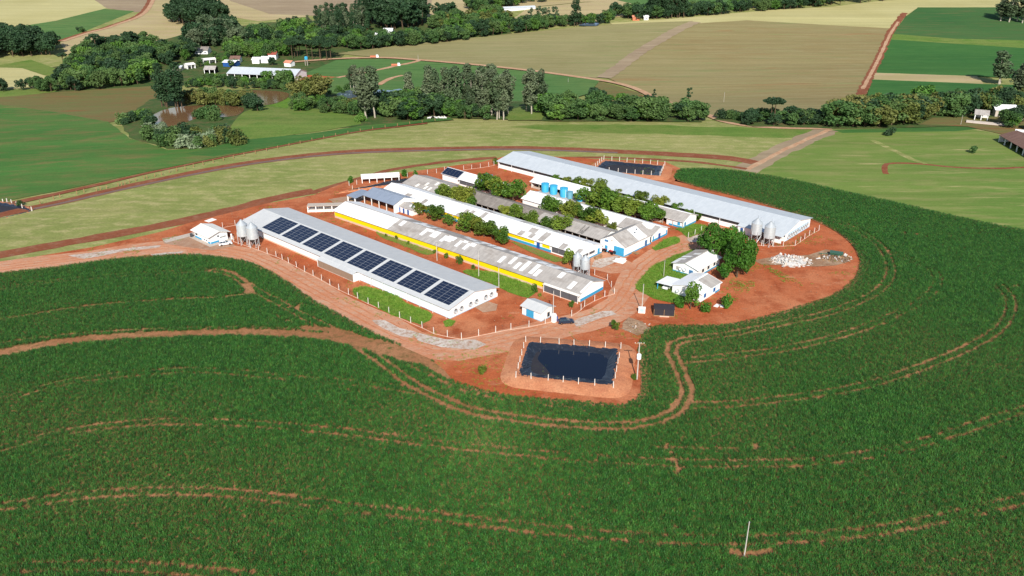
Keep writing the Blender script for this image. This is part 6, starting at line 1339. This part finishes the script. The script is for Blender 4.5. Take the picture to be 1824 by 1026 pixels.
G([(1366, 223), (1376, 222), (1382, 224), (1372, 226)], 2, Um, 13, 14.5, 'umbrella pine leaning over the hedge', 'umbrella pines in the hedge', seed=56)
G([(1482, 228), (1490, 216), (1560, 212), (1640, 206), (1650, 216), (1600, 226), (1530, 229)], 46, [('wood', 'leaf_olive', 'bark', 2), ('wood', 'leaf_mid', 'bark', 3), ('wood', 'leaf_dark', 'bark', 1)], 11, 14.5, 'tree of the olive green wood above the right pasture', 'olive wood above the right pasture', seed=57, wlo=1.15, whi=1.7)
G([(1640, 214), (1655, 200), (1740, 196), (1824, 194), (1900, 196), (1824, 204), (1740, 208), (1680, 212)], 42, [('wood', 'leaf_dark', 'bark', 2), ('wood', 'leaf_mid', 'bark', 2), ('wood', 'leaf_olive', 'bark', 1)], 9, 13, 'tree of the wood behind the sheds on the right', 'wood behind the right sheds', seed=58)
G([(1635, 200), (1640, 196), (1650, 198), (1646, 202)], 1, [('wood', 'leaf_bright', 'bark', 1)], 14, 15, 'single yellowish green tree rising above the olive wood', None, seed=59)
G([(1776, 226), (1785, 220), (1815, 222), (1812, 230)], 6, Wm, 7, 10, 'tree between the sheds at the right edge', 'trees between the right sheds', seed=60)
G([(1581, 240), (1583, 239), (1585, 240), (1583, 241)], 1, [('bush', 'leaf_dark', 'bark', 1)], 4, 4.4, 'lone dark shrub in the right pasture, the upper one', None, 'shrub', seed=61, cat='shrub', wlo=1.2, whi=1.3)
G([(1730, 272), (1732, 271), (1734, 272), (1732, 273)], 1, [('bush', 'leaf_mid', 'bark', 1)], 3.6, 4, 'lone shrub in the right pasture, the lower one', None, 'shrub', seed=62, cat='shrub')
G([(138, 57), (146, 54), (150, 56), (142, 60)], 4, Bs, 4, 5, 'shrub beside the far dirt track', 'shrubs by the far track', 'shrub', seed=63, cat='shrub')
G([(34, 366), (38, 365), (40, 367), (36, 368)], 1, [('bush', 'leaf_mid', 'bark', 1)], 2.4, 2.6, 'small shrub at the left lagoon fence', None, 'shrub', seed=64, cat='shrub')
G([(520, 166), (560, 160), (590, 166), (620, 160), (640, 164), (600, 172)], 8, Bs, 3, 5, 'shrub on the bank of the blue pond', 'shrubs by the blue pond', 'shrub', seed=65, cat='shrub')
print('far trees', NTREE[0])

# ---------------------------------------------------------------- far buildings
def far_house(x0, y0, x1, y1, W, eave, ridge, roof, wall, label, name='farmhouse', cat='house', opens=(), windows=0, ov=(.5, .5)):
    a = at(x0, y0); b = at(x1, y1); d = a - b; d.z = 0; L = d.length; p = Vector((b.x, b.y, min(a.z, b.z)))
    g = Gable(name, label, cat, p, math.atan2(d.y, d.x) - R(90), W, L, eave, ridge, roof, wall=wall, ov=ov, openside=opens, foot=2.0)
    if 'x0' in opens: g.posts('x0', max(3, int(L / 5)), 'white_paint', .2)
    for i in range(windows): g.window('x0', (L - 1) * (i + .6) / (windows + .2), .9, 1.1, 1.1, 'glass_dark', wall)
    return g
fb = far_house(404, 141, 527, 147, 20, 4.2, 7.2, 'roof_metal_far', 'white_paint', 'long distant barn with pale metal roof amid the far trees', 'cattle_barn', 'barn', ('x0',))
MB().box(6, 6.2, 1, fb.L - 1, 0, 3.8).obj('shade_backing', 'interior_shade', fb.root); MB().box(.5, 1.5, fb.L - 6, fb.L - 2, 0, 2).obj('machine', 'red_paint', fb.root)  # inner dark sheet painted as the barn's interior shade
far_house(345, 97, 371, 97, 10, 3, 5.4, 'roof_cement_dark', 'white_paint', 'grey roofed farmhouse among trees left of the distant barn', windows=3)
far_house(396, 119, 419, 120, 9, 3.2, 4.4, 'roof_white', 'deep_blue_paint', 'small blue walled shed with white roof behind the distant barn', 'blue_shed', 'shed')
far_house(362, 115, 386, 113, 7, 3, 4, 'roof_white_dusty', 'white_paint', 'long narrow white roofed shed left of the blue shed', 'cattle_shed', 'shed', ('x0',))
far_house(363, 132, 384, 132, 9, 3, 5, 'roof_cement', 'interior_shade', 'grey shed with dark open front left of the distant barn', 'cattle_shed', 'shed', ('x0',))  # walls coloured dark to stand for the shade behind the open front
far_house(334, 124, 350, 122, 7, 3, 4, 'roof_white_dusty', 'white_paint', 'small pale roofed shed near the tall dark trees', 'cattle_shed', 'shed', ('x0',)); far_house(306, 127, 324, 127, 7, 2.6, 3.6, 'roof_metal_far', 'concrete', 'leftmost pale roof half hidden in trees', 'cattle_shed', 'shed')
far_house(409, 113, 428, 113, 8, 3, 5, 'roof_brown', 'white_paint', 'red roofed house right above the blue shed', windows=2); grove([(340, 112), (350, 100), (440, 104), (500, 110), (500, 118), (430, 122), (345, 126)], 9, Wm, 4, 6.5, 'low tree standing between the far farm sheds', 'trees between the far sheds', seed=70)
far_house(448, 114, 463, 114, 9, 3, 4.4, 'roof_white', 'white_paint', 'white roofed shed, left one of a pair behind the barn', 'farm_shed', 'shed'); far_house(464, 113, 479, 113, 9, 3, 4.6, 'roof_white', 'white_paint', 'white roofed shed, right one of a pair behind the barn', 'farm_shed', 'shed')
far_house(477, 107, 493, 107, 8, 4, 6, 'roof_red', 'white_paint', 'white house with dark red roof behind the distant barn', windows=2); far_house(505, 119, 518, 120, 7, 3, 4.4, 'roof_orange', 'white_paint', 'small orange roofed shed right of the dark pine stand', 'farm_shed', 'shed')
far_house(682, 64, 699, 64, 9, 3.4, 6.2, 'roof_white', 'white_paint', 'white house in the middle of the far wood', windows=2); far_house(664, 66, 680, 66, 6, 2.4, 3.4, 'roof_white', 'white_paint', 'low white annexe left of the white house in the wood', 'annexe', 'shed')
far_house(855, 25, 885, 24, 9, 3, 4.4, 'roof_metal_far', 'white_paint', 'long white building at the top centre', 'farm_shed', 'shed'); far_house(898, 21, 955, 16, 8, 3, 4.4, 'roof_metal_far', 'white_paint', 'very long low white shed at the top centre', 'farm_shed', 'shed'); far_house(764, 48, 780, 48, 7, 2.8, 4, 'roof_orange', 'light_blue_paint', 'small pale blue house by the dark eucalyptus block', windows=1)
far_house(1126, 37, 1140, 37, 7, 3, 4.6, 'roof_orange', 'orange_paint', 'orange house at the foot of the crest wood', windows=1); far_house(1146, 36, 1156, 36, 6, 3, 4.2, 'roof_white', 'white_paint', 'small white house at the foot of the crest wood', windows=1); far_house(1345, 6, 1368, 6, 9, 3, 4.6, 'roof_white', 'white_paint', 'white roof at the top edge right of centre', 'farm_shed', 'shed')
far_house(1733, 215, 1760, 217, 9, 3.2, 5.0, 'roof_cement', 'white_paint', 'grey roofed open shed at the right beyond the pasture', 'milking_shed', 'shed', ('x0', 'y0')); far_house(1770, 210, 1812, 211, 10, 4, 6, 'roof_white', 'concrete', 'white roofed shed behind trees at the right edge', 'farm_shed', 'shed')
far_house(1806, 243, 1826, 245, 4, 2.4, 3.0, 'roof_white', 'plinth_pink', 'small white roofed hut above the brown barn', 'hut', 'hut'); far_house(1822, 232, 1856, 238, 8, 3, 4.6, 'roof_metal', 'concrete', 'grey blue roof cut by the right edge', 'farm_shed', 'shed')
fb2 = far_house(1776, 252, 1880, 312, 15, 3.0, 5.4, 'roof_brown', 'white_paint', 'long brown roofed barn at the right edge of the pasture', 'cattle_barn', 'barn', ('x0',)); MB().box(5, 5.2, 1, fb2.L - 1, 0, 3.4).obj('shade_backing', 'interior_shade', fb2.root)  # dark backing sheet, interior shade put into its colour
for i, (x, y, rz) in enumerate([(1752, 221, .5), (1764, 222, .45)]):
    p = at(x, y); o = empty('feed_bunker', p, -rz, ['left one of two pale tarp covered feed bunkers by the right sheds', 'right one of two pale tarp covered feed bunkers by the right sheds'][i], 'bunker', 'feed bunkers'); MB().prism([(-2.4, 0), (2.4, 0), (2.0, .8), (0, 1.3), (-2.0, .8)], 0, -8, 8).obj('tarp', 'concrete', o); MB().box(-8.2, 8.2, -2.7, -2.45, 0, .5).obj('edge', 'debris_dark', o)
wt_ = empty('water_tower', at(546.5, 117), 0, 'slim water tower with a blue tank beside the far pines', 'tower')
for x, y in ((-.8, -.8), (.8, -.8), (.8, .8), (-.8, .8)): MB().box(x - .12, x + .12, y - .12, y + .12, 0, 4.6).obj('leg', 'concrete', wt_)
MB().lathe([(.001, 4.6), (1.2, 4.6), (1.3, 6.4), (.5, 6.9), (.001, 6.9)], 14).obj('tank', 'tank_blue', wt_)
# ---------------------------------------------------------------- cattle
def cow_mesh(mat, seed):
    """one continuous body: trunk, neck, head and four jointed legs"""
    bm = bmesh.new(); me = bpy.data.meshes.new('cow')
    J = {'hip': (-.75, 0, 1.15), 'mid': (0, 0, 1.08), 'sh': (.65, 0, 1.15), 'neck': (.95, 0, 1.35), 'head': (1.25, 0, 1.45), 'nose': (1.55, 0, 1.25), 'tail': (-.98, 0, 1.2), 'tail2': (-1.05, 0, .6)}
    E_ = [('hip', 'mid'), ('mid', 'sh'), ('sh', 'neck'), ('neck', 'head'), ('head', 'nose'), ('hip', 'tail'), ('tail', 'tail2')]; Rd = {'hip': .36, 'mid': .42, 'sh': .36, 'neck': .2, 'head': .17, 'nose': .1, 'tail': .05, 'tail2': .03}
    for s, t in ((-1, 'l'), (1, 'r')):
        J['f' + t] = (.62, .2 * s, .8); J['fk' + t] = (.6, .22 * s, .42); J['ff' + t] = (.62, .22 * s, .03); J['h' + t] = (-.7, .22 * s, .8); J['hk' + t] = (-.85, .24 * s, .45); J['hf' + t] = (-.75, .24 * s, .03)
        E_ += [('sh', 'f' + t), ('f' + t, 'fk' + t), ('fk' + t, 'ff' + t), ('hip', 'h' + t), ('h' + t, 'hk' + t), ('hk' + t, 'hf' + t)]
        for k, v in (('f', .15), ('fk', .08), ('ff', .07), ('h', .19), ('hk', .09), ('hf', .07)): Rd[k + t] = v
    names = list(J); me.from_pydata([J[k] for k in names], [(names.index(a), names.index(b)) for a, b in E_], [])
    o = bpy.data.objects.new('cow_src', me); COL.objects.link(o); sk = o.modifiers.new('s', 'SKIN')
    for i, k in enumerate(names): me.skin_vertices[0].data[i].radius = (Rd[k], Rd[k])
    me.skin_vertices[0].data[0].use_root = True
    o.modifiers.new('d', 'SUBSURF').levels = 1
    dg = bpy.context.evaluated_depsgraph_get(); m2 = bpy.data.meshes.new_from_object(o.evaluated_get(dg)); bpy.data.objects.remove(o); m2.materials.clear(); m2.materials.append(M[mat]); return m2
CW = [cow_mesh('cow_white', 1), cow_mesh('cow_black', 2)]
for i in range(11):
    p = at(764 + i * 3.0 + random.uniform(-1, 1), 212.5 + random.uniform(-1.2, 1.0)); o = link('cow', CW[0 if random.random() < .7 else 1]); o.location = p; o.rotation_euler.z = random.uniform(0, 6.28)
    tag(o, ('black and white cow of the herd before the eucalyptus row' if o.data is CW[0] else 'black cow of the herd before the eucalyptus row'), 'cow', 'herd before the eucalyptus row')
